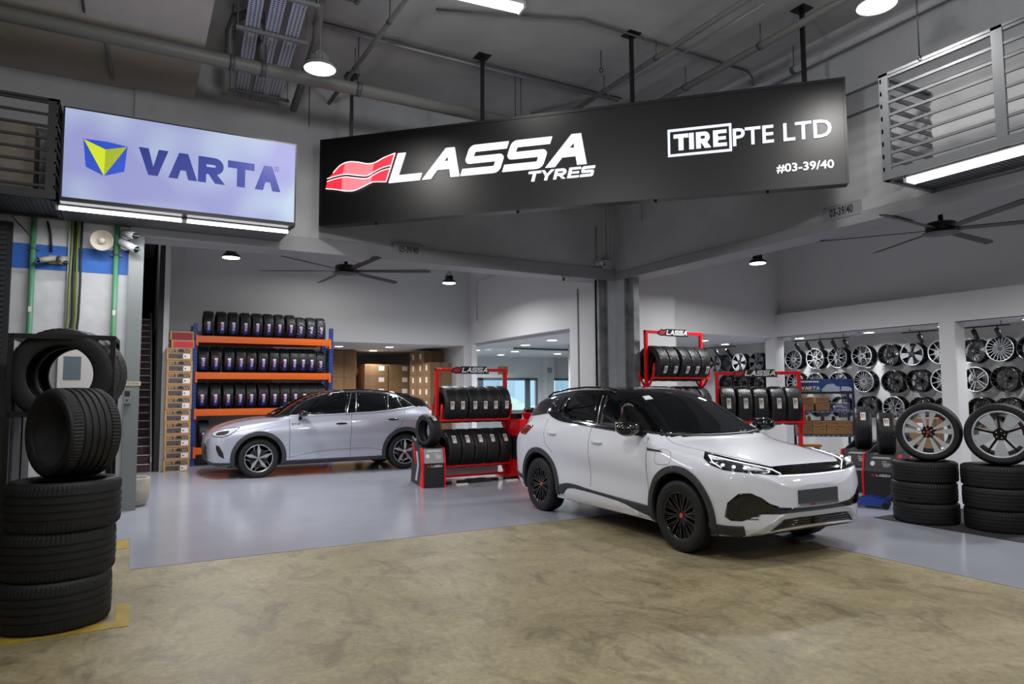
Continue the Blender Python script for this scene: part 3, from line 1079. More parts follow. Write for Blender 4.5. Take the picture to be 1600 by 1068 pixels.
# --- body
body = wb.build('body', [paint_white, dark_plastic, gloss_black], white_car)
beltW = [(1.20, 1.07), (1.48, 1.085), (1.90, 1.118), (2.35, 1.144), (2.68, 1.164), (3.03, 1.186), (3.16, 1.202), (3.31, 1.235), (3.45, 1.283), (3.81, 1.245), (4.1, 1.235), (4.25, 1.20)]
_b = tbl(*beltW)
_w = tbl((0, 1.20), (.4, 1.205), (.67, 1.26), (.76, 1.36), (.83, 1.48), (1, 1.55))
blacken(body, _b, _w, 1.18, 4.36, 2)
for s in (1, -1):
    nm = 'belt_moulding'
    wb.strip('side', [(x, z-.002) for x, z in beltW[1:]], .030, .006, .01, s).build(nm, gloss_black, white_car)
    # glass panes (dark tint) sit a few millimetres proud of the black pillars
    wb.shell('side', [(1.56, 1.125), (1.90, 1.142), (2.24, 1.168), (2.36, 1.508), (2.22, 1.505), (2.0, 1.43), (1.80, 1.32), (1.62, 1.205)], .004, .008, .06, s).build('front_door_window', car_glass, white_car)
    wb.shell('side', [(2.38, 1.178), (2.80, 1.200), (3.10, 1.235), (3.13, 1.30), (3.16, 1.40), (3.12, 1.49), (2.85, 1.512), (2.50, 1.512)], .004, .008, .06, s).build('rear_door_window', car_glass, white_car)
    wb.shell('side', [(3.20, 1.27), (3.32, 1.31), (3.50, 1.40), (3.44, 1.465), (3.20, 1.482), (3.235, 1.40)], .004, .008, .06, s).build('quarter_window', car_glass, white_car)
    wb.strip('side', [(2.30, 1.165), (2.42, 1.50)], .006, .007, .006, s).build('door_pillar_trim', chrome, white_car)
    # door seams, charge flap
    g = wb.strip('side', [(1.39, 1.07), (1.345, .96), (1.32, .80), (1.31, .60), (1.315, .40)], .007, .0006, .003, s)
    wb.strip('side', [(2.39, 1.13), (2.385, .95), (2.365, .75), (2.38, .44)], .007, .0006, .003, s, g)
    wb.strip('side', [(3.40, 1.20), (3.385, 1.02), (3.34, .88), (3.18, .78)], .006, .0006, .003, s, g)
    g.build('panel_seams', dark_plastic, white_car)
    wb.strip('side', catmull([(1.19, .945), (1.12, .968), (1.02, .955), (.975, .91), (.965, .855), (1.0, .825), (1.10, .816), (1.17, .822), (1.20, .86), (1.20, .93)], 4, True)+[(1.19, .945)], .005, .0006, .003, s).build('charge_flap_seam', mat('seam_grey', '#5a5c62', .6), white_car)
    wb.shell('side', [(1.335, .963), (1.14, .950), (1.10, .938), (1.33, .940)], .006, .01, .05, s).build('fender_trim', dark_plastic, white_car)
    # wheel arch cladding
    for nm, cx in (('front', .855), ('rear', 3.53)):
        a0, a1 = (-24, 204) if cx < 2 else (-14, 192)
        out = arc(cx, .36, .465, .465, a0, a1, 40)
        inn = arc(cx, .36, .398, .398, a1, a0, 40)
        wb.shell('side', out+inn, .013, .03, .06, s).build('wheel_arch_cladding', cladding, white_car)
    # sill cladding and the white blade under it
    wb.shell('side', catmull([(1.30, .375), (1.84, .392), (2.39, .412), (2.70, .432), (2.90, .428), (3.08, .385)], 5)+catmull([(3.10, .30), (2.98, .285), (2.86, .37), (2.54, .385), (1.84, .355), (1.55, .305), (1.30, .27)], 5), .010, .02, .06, s).build('sill_cladding', cladding, white_car)
    wb.shell('side', catmull([(1.36, .262), (1.62, .315), (1.86, .35), (2.5, .378), (2.82, .366), (2.94, .30)], 5)+[(2.96, .245), (2.2, .232), (1.6, .235)], .014, .02, .06, s).build('sill_blade', paint_white, white_car)
    # handles
    h = MB()
    for hx, hz in ((3.19, 1.025), (2.22, .97)):
        p, n = wb.hit('side', hx, hz, s)
        h2 = MB()
        ellipsoid(h2, (p.x, p.y+s*.012, p.z), (.105, .022, .022))
        h2.build('door_handle', paint_white, white_car)
    # mirror
    m = MB()
    ellipsoid(m, (1.49, s*1.02, 1.155), (.10, .14, .076), 24)
    m.box(1.44, 1.52, s*.86-.05, s*.86+.08, 1.085, 1.12)
    mm = m.build('side_mirror', gloss_black, white_car)
    g = MB(); g.box(1.585, 1.592, min(s*.93, s*1.11), max(s*.93, s*1.11), 1.13, 1.225)
    g.build('mirror_glass', chrome, mm)
    # roof rail
    pts = [wb.hit('top', x, y, s) for x, y in ((2.25, .60), (2.5, .585), (2.9, .575), (3.3, .57), (3.7, .56), (3.85, .555))]
    rl = MB()
    rl.path([p+n*(.004 if i in (0, 5) else .032) for i, (p, n) in enumerate(pts)], .013, 8)
    rl.build('roof_rail', gloss_black, white_car)
    # head lamp
    hl = [(50, .960), (44, .945), (36, .918), (27, .884), (20, .852), (17.5, .800), (18.5, .785), (23, .795), (33, .816), (41, .832), (46, .866), (49.5, .915)]
    lamp = wb.shell('wrap', hl, .004, .012, .03, s).build('headlamp', gloss_black, white_car)
    wb.shell('wrap', [(46.5, .925), (41, .905), (34, .878), (27, .850), (24, .815), (33, .826), (40, .840), (44, .870)], .007, .008, .03, s).build('headlamp_lens', mat('lamp_inner_dark', '#3c4048', .15, metal=.4, coat=1), lamp)
    wb.shell('wrap', [(33, .868), (26.5, .838), (24.5, .818), (33, .836)], .010, .006, .03, s).build('lamp_reflector', lamp_clear, lamp)
    wb.strip('wrap', [(47.2, .932), (40, .910), (33, .885), (27, .860), (22, .835), (18.5, .795)], .009, .011, .006, s).build('daytime_light', drl, lamp)
    wb.strip('wrap', [(47.2, .932), (45, .885), (41.5, .846)], .008, .011, .006, s).build('daytime_light', drl, lamp)
    for t_, z_ in ((41, .868), (37, .857), (33, .846)):
        p, n = wb.hit('wrap', t_, z_, s)
        q = MB(); ellipsoid(q, p+n*.006, (.018, .018, .016), 12)
        q.build('lamp_projector', mat('lamp_bulb', '#ffffff', .2, emit='#dfe8ff', estr=1.2), lamp)
    # tail lamp
    wb.shell('side', [(3.97, 1.10), (3.72, 1.105), (3.70, 1.085), (3.78, 1.02), (3.86, .97), (4.0, .98), (4.2, 1.05), (4.2, 1.10)], .006, .012, .04, s).build('tail_lamp', red_lamp, white_car)
# windscreen, rear window
wsL = [(1.24, 0), (1.245, .30), (1.28, .60), (1.335, .69)]
ws = [(x, y) for x, y in wsL] + [(1.55, .635), (1.80, .575), (2.02, .52), (2.03, .3), (2.035, 0)]
ws = ws + [(x, -y) for x, y in reversed(ws[1:-1])]
wsc = wb.shell('top', ws, .004, .008, .06).build('windscreen', car_glass, white_car)
wb.shell('top', [(1.88, .46), (1.965, .44), (1.965, .34), (1.88, .35)], .0065, .003, .05).build('windscreen_sticker', mat('sticker_white', '#dfe6ea', .5), wsc)
wb.shell('rear', [(-.50, 1.20), (.50, 1.20), (.46, 1.38), (-.46, 1.38)], .004, .008, .06).build('rear_window', car_glass, white_car)
wb.shell('rear', [(-.62, 1.03), (.62, 1.03), (.62, 1.09), (-.62, 1.09)], .006, .01, .06).build('tail_lamp', red_lamp, white_car)
# cowl strip hides the hood edge
for s in (1, -1):
    wb.strip('top', [(1.50, .81), (1.40, .765), (1.30, .69), (1.225, .45), (1.205, .2), (1.20, 0)], .035, .006, .01, s).build('cowl_trim', dark_plastic, white_car)
    wb.strip('top', [(1.27, .70), (1.15, .715), (.94, .695), (.78, .665), (.45, .60), (.20, .50)], .006, .0006, .003, s).build('hood_seam', dark_plastic, white_car)
# front: gloss panel, light bar, lower black area, plate, lip
gp = mirror_pts([(0, .861), (.25, .861), (.46, .857)]+[(.475, .80), (.44, .784), (.2, .779), (0, .777)])
gp = [(0, .861), (.25, .861), (.47, .857), (.485, .81), (.45, .786), (.2, .780), (0, .778), (-.2, .780), (-.45, .786), (-.485, .81), (-.47, .857), (-.25, .861)]
grp = wb.shell('front', gp, .006, .012, .04).build('grille_panel', gloss_black, white_car)
wb.strip('front', [(-.45, .782), (-.2, .776), (0, .774), (.2, .776), (.45, .782)], .009, .009, .006).build('light_bar', drl, grp)
fogR = [(36, .640), (32, .644), (28, .603), (25, .551), (20, .508), (10, .489), (0, .486)]
fogB = [(0, .440), (10, .440), (22, .452), (28, .458), (31.5, .430), (35, .394), (39, .390), (41, .424), (40, .550)]
fg = fogR + [(-a, b) for a, b in reversed(fogR[:-1])] + [(-a, b) for a, b in reversed(fogB[1:])] + fogB
fogp = wb.shell('wrap', fg, .003, .012, .03).build('lower_grille_surround', gloss_black, white_car)
for s in (1, -1):
    sl = MB()
    for k in range(8):
        z = .415+k*.024
        w0 = 28.5+abs(z-.46)*18; w1 = 39.5-max(0, z-.55)*35
        wb.strip('wrap', [(w0 if z < .52 else 30, z), (35, z), (w1, z)], .006, .006, .006, s, sl)
    sl.build('air_intake_slats', dark_plastic, fogp)
pl = MB()
pl.box(-.018, .0, -.265, .265, .518, .650)
plo = pl.build('licence_plate', plate_grey, white_car, bevel=.004)
q = MB(); q.box(-.020, -.002, -.268, .268, .505, .528); q.build('plate_holder', chrome, plo)
q = MB()
q.box(-.021, -.019, .06, .12, .510, .522); q.build('plate_holder_badge', red_lamp, plo)
lipT = [(33.5, .268), (30.5, .311), (24, .390), (20, .450), (10, .452), (0, .452)]
lipB = [(0, .408), (10, .409), (19.5, .402), (23, .340), (29, .275)]
wb.shell('wrap', lipT + [(-a, b) for a, b in reversed(lipT[:-1])] + [(-a, b) for a, b in reversed(lipB[1:])] + lipB, .010, .016, .03).build('lower_bumper_blade', mat('satin_silver', '#c3c5c9', .35, metal=.3), white_car)
lgT = [(18.5, .400), (10, .406), (0, .406)]
lgB = [(0, .325), (10, .325), (20, .318), (24.5, .300)]
lg = wb.shell('wrap', lgT + [(-a, b) for a, b in reversed(lgT[:-1])] + [(-a, b) for a, b in reversed(lgB[1:])] + lgB, .005, .012, .03).build('lower_grille', dark_plastic, white_car)
sl = MB()
for z in (.385, .365, .345):
    for s in (1, -1):
        wb.strip('wrap', [(3.5, z), (10, z), (19, z)], .007, .012, .01, s, sl)
sl.build('lower_grille_slats', gloss_black, lg)
wb.shell('wrap', [(-3, .335), (3, .335), (3, .400), (-3, .400)], .018, .02, .03).build('radar_cover', dark_plastic, lg)
for s in (1, -1):
    wb.shell('wrap', [(47.5, .340), (41, .342), (34.5, .350), (33.5, .262), (38, .250), (46, .240)], .008, .02, .03, s).build('bumper_corner_cladding', cladding, white_car)
    wb.shell('side', [(4.02, .36), (4.42, .42), (4.43, .48), (4.0, .42)], .008, .02, .04, s).build('rear_bumper_cladding', cladding, white_car)
# underside
u = MB(); u.box(.35, 4.2, -.70, .70, .19, .24)
u.build('underbody', dark_plastic, white_car)
for x in (.86, 3.53):
    for s in (1, -1):
        put_wheel(white_car, x, s*.805, s, .345, .345, .225, .232, 'multi', [rim_black, rim_black, rim_black], rot0=.15, cap=orange_cap, near=(s > 0))
# ------------------------------------------------------------------ the silver crossover
LS = 4.584
TS = dict(
    zt=tbl((0, .70), (.03, .77), (.07, .825), (.12, .865), (.2, .915), (.35, .975), (.7, 1.055), (1.0, 1.09), (1.12, 1.095), (1.2, 1.135), (1.6, 1.36), (2.0, 1.535), (2.3, 1.60), (2.6, 1.625), (3.0, 1.62), (3.4, 1.59), (3.9, 1.52), (4.2, 1.45), (4.27, 1.41), (4.42, 1.17), (4.5, 1.05), (4.56, .90), (4.584, .78)),
    zs=tbl((0, .44), (.02, .34), (.06, .27), (.2, .23), (.6, .22), (3.9, .22), (4.3, .27), (4.5, .36), (4.584, .45)),
    yw=tbl((0, .30), (.015, .48), (.04, .60), (.08, .70), (.13, .77), (.2, .825), (.3, .87), (.5, .905), (.86, .926), (1.4, .918), (2.2, .915), (3.2, .92), (3.7, .926), (4.0, .91), (4.25, .87), (4.42, .80), (4.52, .70), (4.57, .56), (4.584, .40)),
    zb=tbl((0, .66), (.04, .74), (.08, .785), (.15, .83), (.4, .915), (.8, .985), (1.2, 1.03), (1.5, 1.05), (2.24, 1.08), (3.0, 1.12), (3.5, 1.17), (3.9, 1.20), (4.2, 1.17), (4.4, 1.06), (4.5, .92), (4.584, .70)),
    yb=tbl((0, .28), (.015, .45), (.04, .57), (.08, .66), (.13, .72), (.2, .765), (.4, .81), (.86, .845), (1.3, .86), (2.2, .86), (3.4, .845), (3.9, .80), (4.2, .74), (4.4, .68), (4.5, .60), (4.584, .36)),
    zr=tbl((0, .68), (.04, .755), (.08, .805), (.15, .865), (.4, .965), (.86, 1.035), (1.15, 1.06), (1.35, 1.12), (1.6, 1.25), (2.0, 1.44), (2.3, 1.53), (2.6, 1.56), (3.0, 1.555), (3.4, 1.525), (3.9, 1.45), (4.2, 1.36), (4.42, 1.13), (4.5, .97), (4.584, .72)),
    yr=tbl((0, .2), (.015, .35), (.04, .44), (.08, .49), (.15, .54), (.4, .61), (.86, .67), (1.15, .73), (1.35, .78), (1.6, .73), (2.0, .66), (2.3, .63), (3.0, .61), (3.4, .60), (3.9, .58), (4.2, .56), (4.42, .58), (4.5, .50), (4.584, .25)),
    waist=tbl((0, 0), (.9, .0), (1.5, .015), (2.6, .02), (3.2, .01), (3.7, 0), (4.584, 0)))
sb = CarBody(TS, LS, [(.86, .365), (3.69, .365)], ra=.415)
silver_car = empty('silver_car', (1.20, 14.205, 0), 0, 'silver metallic crossover with black roof parked in front of the tyre shelving', 'car')
sbody = sb.build('body', [paint_silver, dark_plastic, gloss_black], silver_car)
beltS = [(1.28, 1.125), (1.42, 1.128), (1.89, 1.122), (2.50, 1.142), (3.00, 1.160), (3.33, 1.185), (3.65, 1.224), (3.95, 1.262), (4.2, 1.255), (4.4, 1.24)]
_b = tbl(*beltS)
_w = tbl((0, 1.12), (.4, 1.13), (.67, 1.20), (.76, 1.28), (.80, 1.36), (1, 1.45))
blacken(sbody, _b, _w, 1.08, 4.45, 2)
for s in (-1, 1):
    sb.strip('side', [(x, z) for x, z in beltS[1:8]], .022, .006, .01, s).build('belt_moulding', paint_silver, silver_car)
    rail = catmull([(1.42, 1.16), (1.60, 1.31), (1.80, 1.42), (2.0, 1.50), (2.25, 1.552), (2.6, 1.568), (3.0, 1.562), (3.34, 1.535), (3.58, 1.495), (3.74, 1.41), (3.92, 1.275)], 4)
    sb.strip('side', rail, .018, .010, .01, s).build('window_arch_trim', chrome, silver_car)
    sb.shell('side', [(1.62, 1.145), (2.46, 1.156), (2.59, 1.53), (2.30, 1.53), (2.05, 1.48), (1.85, 1.40), (1.66, 1.29), (1.55, 1.20)], .004, .008, .06, s).build('front_door_window', car_glass, silver_car)
    sb.shell('side', [(2.72, 1.17), (3.31, 1.197), (3.37, 1.495), (3.2, 1.52), (2.77, 1.535)], .004, .008, .06, s).build('rear_door_window', car_glass, silver_car)
    sb.shell('side', [(3.36, 1.20), (3.62, 1.235), (3.55, 1.475), (3.42, 1.49)], .004, .008, .06, s).build('quarter_window', car_glass, silver_car)
    sb.shell('side', [(3.68, 1.245), (3.86, 1.268), (3.72, 1.385), (3.62, 1.455)], .004, .008, .06, s).build('quarter_window', car_glass, silver_car)
    t = MB()
    for q in ([(2.50, 1.155), (2.63, 1.54)], [(2.68, 1.165), (2.735, 1.54)], [(3.335, 1.195), (3.395, 1.50)], [(3.65, 1.24), (3.585, 1.47)]):
        sb.strip('side', q, .014, .008, .006, s, t)
    t.build('window_divider', chrome, silver_car)
    g = sb.strip('side', [(1.40, 1.10), (1.40, .9), (1.405, .6), (1.41, .26)], .007, .0006, .003, s)
    sb.strip('side', [(2.59, 1.13), (2.575, .9), (2.56, .6), (2.56, .26)], .007, .0006, .003, s, g)
    sb.strip('side', [(3.70, 1.21), (3.67, 1.05), (3.60, .92), (3.45, .80)], .006, .0006, .003, s, g)
    g.build('panel_seams', dark_plastic, silver_car)
    sb.strip('side', catmull([(1.41, .355), (1.98, .442), (2.55, .465), (2.9, .464), (3.26, .40)], 5), .008, .002, .004, s).build('door_crease_shade', mat('crease_shade_grey', '#70737c', .5), silver_car)  # darker strip paints the shade along the door crease
    for hx, hz in ((2.38, .955), (3.43, 1.012)):
        p, n = sb.hit('side', hx, hz, s)
        h = MB(); ellipsoid(h, (p.x, p.y+s*.004, p.z), (.115, .018, .020))
        h.build('door_handle', gloss_black, silver_car)
    for cx in (.86, 3.69):
        out = arc(cx, .365, .49, .49, -18, 198, 40)
        inn = arc(cx, .365, .412, .412, 198, -18, 40)
        sb.shell('side', out+inn, .013, .03, .06, s).build('wheel_arch_cladding', cladding, silver_car)
    sb.shell('side', [(1.32, .295), (3.25, .300), (3.25, .225), (1.32, .225)], .010, .02, .06, s).build('sill_cladding', cladding, silver_car)
    m = MB()
    ellipsoid(m, (1.62, s*1.00, 1.165), (.10, .12, .062), 24)
    m.box(1.56, 1.62, s*.86-.05, s*.86+.08, 1.05, 1.12)
    mo = m.build('side_mirror', gloss_black, silver_car)
    q = MB(); q.box(1.56, 1.74, s*1.09-.02, s*1.09+.02, 1.150, 1.160); q.build('mirror_indicator', chrome, mo)
    pts = [sb.hit('top', x, y, s) for x, y in ((2.2, .58), (2.5, .565), (2.9, .555), (3.3, .55), (3.8, .54), (3.95, .535))]
    rl = MB(); rl.path([p+n*(.003 if i in (0, 5) else .025) for i, (p, n) in enumerate(pts)], .012, 8)
    rl.build('roof_rail', gloss_black, silver_car)
    lamp = sb.shell('wrap', [(22, .842), (28, .872), (36, .905), (44, .935), (47.5, .934), (48, .918), (45, .850), (42, .795), (38, .768), (33, .772), (28, .795), (22, .815)], .005, .012, .03, s).build('headlamp', lamp_clear, silver_car)
    sb.strip('wrap', [(22, .842), (28, .872), (36, .905), (47, .935), (45, .850), (42, .795), (38, .768), (33, .772), (26, .802), (22, .815)], .010, .009, .006, s).build('headlamp_rim', gloss_black, lamp)
    q = MB()
    sb.shell('wrap', [(32, .820), (35, .858), (41, .878), (41.5, .835), (39, .800), (34, .795)], .008, .006, .03, s, q)
    q.build('lamp_projector', mat('lamp_dark_chrome', '#4a3d38', .25, metal=.6), lamp)
    sb.shell('wrap', [(34, .625), (36.5, .600), (39, .48), (39.5, .375), (36, .43), (34, .54)], .004, .01, .03, s).build('air_curtain', dark_plastic, silver_car)
    sb.shell('side', [(4.0, 1.04), (4.3, 1.06), (4.5, 1.05), (4.5, .97), (4.25, .95), (4.05, 1.0)], .006, .012, .04, s).build('tail_lamp', red_lamp, silver_car)
    sb.shell('wrap', [(43, .30), (43, .245), (30, .25), (14, .29), (0, .29), (0, .345), (16, .345), (30, .30)], .008, .02, .03, s).build('bumper_lip', cladding, silver_car)
# lettering on the near front wing
b = MB()
for i, ch in enumerate('GTX'):
    x = 1.455+i*.055
    p, n = sb.hit('side', x, .965, -1)
    put_text(b, frame(p+n*.003, (1, 0, 0), (0, 0, 1)), ch, size=.045, bold=.002, depth=.001)
b.build('side_badge', dark_plastic, silver_car)
ws = [(1.16, 0), (1.17, .3), (1.24, .60), (1.32, .69), (1.55, .61), (1.80, .55), (2.04, .50), (2.06, .3), (2.065, 0)]
ws = ws + [(x, -y) for x, y in reversed(ws[1:-1])]
sb.shell('top', ws, .004, .008, .06).build('windscreen', car_glass, silver_car)
for s in (1, -1):
    sb.strip('top', [(1.40, .80), (1.28, .74), (1.20, .67), (1.14, .45), (1.125, .2), (1.12, 0)], .035, .006, .01, s).build('cowl_trim', dark_plastic, silver_car)
sb.shell('rear', [(-.50, 1.20), (.50, 1.20), (.45, 1.37), (-.45, 1.37)], .004, .008, .06).build('rear_window', car_glass, silver_car)
sb.shell('front', [(-.42, .60), (.42, .60), (.50, .36), (-.50, .36)], .004, .012, .04).build('lower_grille', dark_plastic, silver_car)
q = MB(); q.box(-.02, .0, -.26, .26, .50, .62); q.build('licence_plate', plate_grey, silver_car)
sb.strip('front', [(-.44, .80), (0, .80), (.44, .80)], .012, .006, .006).build('light_bar', lamp_clear, silver_car)
u = MB(); u.box(.35, 4.3, -.68, .68, .20, .25)
u.build('underbody', dark_plastic, silver_car)
for x in (.86, 3.69):
    for s in (-1, 1):
        put_wheel(silver_car, x, s*.79, s, .36, .36, .235, .255, 'kite5', [rim_black, machined, machined], rot0=.35, near=(s < 0))
# ------------------------------------------------------------------ signs
m_black = mat('satin_black_metal', '#0b0b0d', .4)
m_signface = mat('black_acrylic', '#08080a', .38)
e_white = mat('lit_white_acrylic', '#d9deea', .4, emit='#d6dcec', estr=.78)
e_white2 = mat('lit_bright_white', '#ffffff', .4, emit='#eef1ff', estr=1.0)
e_rim = mat('lit_letter_edge', '#ffffff', .4, emit='#ffffff', estr=1.25)
e_red = mat('lit_red_acrylic', '#d22c3c', .4, emit='#e0283c', estr=.85)
e_pink = mat('lit_pink_acrylic', '#ef7c84', .4, emit='#f06a74', estr=.9)
e_lilac = bpy.data.materials.new('lit_lilac_panel')
e_lilac.use_nodes = True
_nt = e_lilac.node_tree; _b = _nt.nodes['Principled BSDF']
_b.inputs['Roughness'].default_value = .6
_b.inputs['Base Color'].default_value = lin('#3c3c55')
_tc = _nt.nodes.new('ShaderNodeTexCoord'); _n = _nt.nodes.new('ShaderNodeTexNoise'); _n.inputs['Scale'].default_value = 1.1; _n.inputs['Detail'].default_value = 1
_r = _nt.nodes.new('ShaderNodeValToRGB')
_r.color_ramp.elements[0].position = .42; _r.color_ramp.elements[0].color = lin('#a6a9e2')
_r.color_ramp.elements[1].position = .68; _r.color_ramp.elements[1].color = lin('#cfe6f6')
_nt.links.new(_tc.outputs['Object'], _n.inputs['Vector']); _nt.links.new(_n.outputs[0], _r.inputs[0])
_nt.links.new(_r.outputs[0], _b.inputs['Emission Color']); _b.inputs['Emission Strength'].default_value = .72
m_blue_ink = mat('lit_blue_lettering', '#16226c', .4, emit='#1c2d94', estr=.5)
m_blue_ink2 = mat('lit_blue_cube', '#1c3fae', .4, emit='#1f47b8', estr=.7)
m_yel = mat('lit_yellow_face', '#c2cf16', .4, emit='#bccb12', estr=.75)
m_yel2 = mat('lit_olive_face', '#93a01c', .4, emit='#94a218', estr=.75)

# big black sign, cuts the corner at 45 degrees
S0, S1 = Vector((2.39, 10.31, 0)), Vector((7.57, 5.13, 0))
sx_ = (S1-S0).normalized()
sign = empty('tyre_shop_sign', (S0+S1)/2+Vector((0, 0, 4.08)), 0, 'long black lightbox sign with glowing wide white tyre lettering and a red wave logo', 'sign')


def SF(o, d=0.0):   # frame on the sign face, s along, z up, local z towards the viewer
    return frame(S0+sx_*o[0]+Vector((0, 0, o[1]))+Vector((-.7071, -.7071, 0))*d, sx_, (0, 0, 1))


rel = Matrix.Translation(-sign.location)
b = MB(); M = rel @ SF((0, 0))
b.prism([(0, 4.08), (7.33, 4.08), (7.33, 5.40), (0, 5.40)], -.20, -.006, 0, M)
for q in ([(0, 5.37), (7.33, 5.37), (7.33, 5.41), (0, 5.41)], [(0, 4.07), (7.33, 4.07), (7.33, 4.11), (0, 4.11)], [(0, 4.11), (.03, 4.11), (.03, 5.37), (0, 5.37)], [(7.30, 4.11), (7.33, 4.11), (7.33, 5.37), (7.30, 5.37)]):
    b.prism(q, -.006, .008, 0, M)
b.build('frame', m_black, sign)
b = MB(); b.prism([(.03, 4.11), (7.30, 4.11), (7.30, 5.37), (.03, 5.37)], -.006, 0, 0, M)
b.build('face', m_signface, sign)
for k, (s_, zt_) in enumerate(((.47, CEIL), (2.58, CEIL), (4.72, CEIL), (6.88, CEIL))):
    p = Matrix.Translation(-sign.location) @ (S0+sx_*s_+Vector((.07, .07, 0)))
    b = MB(); b.box(p.x-.022, p.x+.022, p.y-.022, p.y+.022, 5.38-sign.location.z, zt_-sign.location.z)
    b.box(p.x-.10, p.x+.10, p.y-.10, p.y+.10, zt_-.012-sign.location.z, zt_-sign.location.z)
    b.build('hanger_post', m_black, sign)
for s_ in (.9, 3.1, 5.0, 6.4):
    p = rel @ (S0+sx_*s_+Vector((.07, .07, 4.05)))
    b = MB(); b.cyl(p, p+Vector((0, 0, .04)), .02, 10); b.build('bracket_bolt', m_black, sign)


def letters(word, s0, s1, z0, z1, name, mt, w=.24, shear=.0, asp=1.3, gap=.16, rim=True, d=.02, parent=None, M0=None):
    M0 = M0 or (lambda s, z, dd: rel @ SF((s, z), dd))
    b = MB()
    put_word(b, M0(s0, z0, .004), word, z1-z0, s1-s0, w, shear, d, 0, 1 if rim else 0, asp, gap)
    return b.build(name, [mt, e_rim] if rim else [mt], parent or sign)


letters('LASSA', 1.16, 4.22, 4.63, 5.06, 'wordmark', e_white, .30, .42, 1.62, .14)
letters('TYRES', 3.26, 4.22, 4.455, 4.595, 'small_wordmark', e_white, .28, .30, 1.45, .16)
# red waving flag logo in two bands with pale edges
up = [(.24, 4.86), (.36, 4.965), (.50, 5.005), (.66, 4.985), (.82, 4.945), (.95, 4.955), (1.08, 5.01), (1.26, 5.06)]
mid = [(.14, 4.77), (.30, 4.80), (.46, 4.81), (.62, 4.78), (.80, 4.755), (.92, 4.80), (1.05, 4.85), (1.20, 4.875)]
low = [(.12, 4.64), (.28, 4.615), (.46, 4.575), (.60, 4.57), (.76, 4.62), (.90, 4.67), (1.02, 4.665), (1.12, 4.655)]
lg_ = MB()
U, Mi_, Lo = catmull(up, 5), catmull(mid, 5), catmull(low, 5)
M = rel @ SF((0, 0), .004)
for (A_, B_, off0, off1) in ((U, Mi_, 0, .012), (Mi_, Lo, -.022, 0)):
    n = len(A_)
    for i in range(n-1):
        q = [(A_[i][0], A_[i][1]+off0), (A_[i+1][0], A_[i+1][1]+off0), (B_[i+1][0], B_[i+1][1]+off1), (B_[i][0], B_[i][1]+off1)]
        lg_.prism(q[::-1], 0, .018, 1 if (i % 35) in range(8, 24) else 0, M)
lg_.build('wave_logo', [e_red, e_pink], sign)
ed = MB()
for c_, o_ in ((U, .006), (Mi_, .016), (Mi_, -.026), (Lo, -.006)):
    ed.path([M @ Vector((x, z+o_, .02)) for x, z in c_], .006, 6)
ed.path([M @ Vector((U[-1][0]+.004, U[-1][1]+.01, .02)), M @ Vector((Mi_[-1][0], Mi_[-1][1], .02)), M @ Vector((Lo[-1][0]+.004, Lo[-1][1], .02))], .006, 6)
ed.build('logo_outline', e_rim, sign)
letters('TIRE', 5.255, 5.92, 4.69, 4.90, 'boxed_wordmark', e_white, .28, 0, 1.0, .14)
b = MB()
for q in ([(5.18, 4.945), (5.98, 4.945), (5.98, 4.975), (5.18, 4.975)], [(5.18, 4.61), (5.98, 4.61), (5.98, 4.64), (5.18, 4.64)], [(5.18, 4.64), (5.21, 4.64), (5.21, 4.945), (5.18, 4.945)], [(5.95, 4.64), (5.98, 4.64), (5.98, 4.945), (5.95, 4.945)]):
    b.prism(q, .004, .02, 0, rel @ SF((0, 0)))
b.build('letter_box', e_white, sign)
b = MB(); put_text(b, rel @ SF((6.575, 4.785), .01), 'PTE LTD', width=1.16, size=.32, depth=.006, bold=.004)
b.build('company_lettering', e_white, sign)
b = MB(); put_text(b, rel @ SF((6.835, 4.325), .01), '#03-39/40', width=.66, size=.145, depth=.004, bold=.0015)
b.build('unit_lettering', e_white2, sign)

# battery lightbox on the left
vs_ = empty('battery_sign', (.52, 9.40, 3.86), 0, 'white lilac lightbox sign with blue lettering and a blue and yellow cube', 'sign')
relv = Matrix.Translation(-vs_.location)
VX0, VX1, VZ0, VZ1 = -.80, 1.84, 3.86, 4.93
b = MB()
b.box(VX0-.02, VX1+.02, 9.40, 9.56, VZ0-.05, VZ1+.02, 0, relv)
b.build('frame', m_black, vs_)
b = MB(); b.box(VX0, VX1, 9.392, 9.40, VZ0, VZ1, 0, relv)
b.build('lit_panel', e_lilac, vs_)


def VF(x, z, d=0.0):
    return relv @ frame((x, 9.392-d, z), (1, 0, 0), (0, 0, 1))


b = MB(); put_word(b, VF(-.03, 4.25, .001), 'VARTA', .335, 1.67, .36, 0, .004, 0, None, 1.42, .10)
b.build('wordmark', m_blue_ink, vs_)
b = MB()
b.prism([(-.61, 4.585), (-.37, 4.59), (-.15, 4.565), (-.38, 4.50)], .001, .004, 0, VF(0, 0))
b.prism([(-.61, 4.585), (-.38, 4.50), (-.15, 4.565), (-.175, 4.25), (-.385, 4.165), (-.575, 4.25)], .001, .003, 0, VF(0, 0))
b.prism([(-.605, 4.58), (-.38, 4.49), (-.385, 4.165)], .004, .006, 1, VF(0, 0))
b.prism([(-.38, 4.49), (-.155, 4.56), (-.385, 4.165)], .004, .006, 2, VF(0, 0))
b.build('cube_logo', [m_blue_ink2, m_yel, m_yel2], vs_)
b = MB(); b.path([VF(1.60, 4.56, .003) @ Vector((.03*math.cos(t*PI/8), .03*math.sin(t*PI/8), 0)) for t in range(16)], .0028, 5, closed=True)
put_text(b, VF(1.60, 4.56, .002), 'R', size=.045)
b.build('registered_mark', m_blue_ink, vs_)

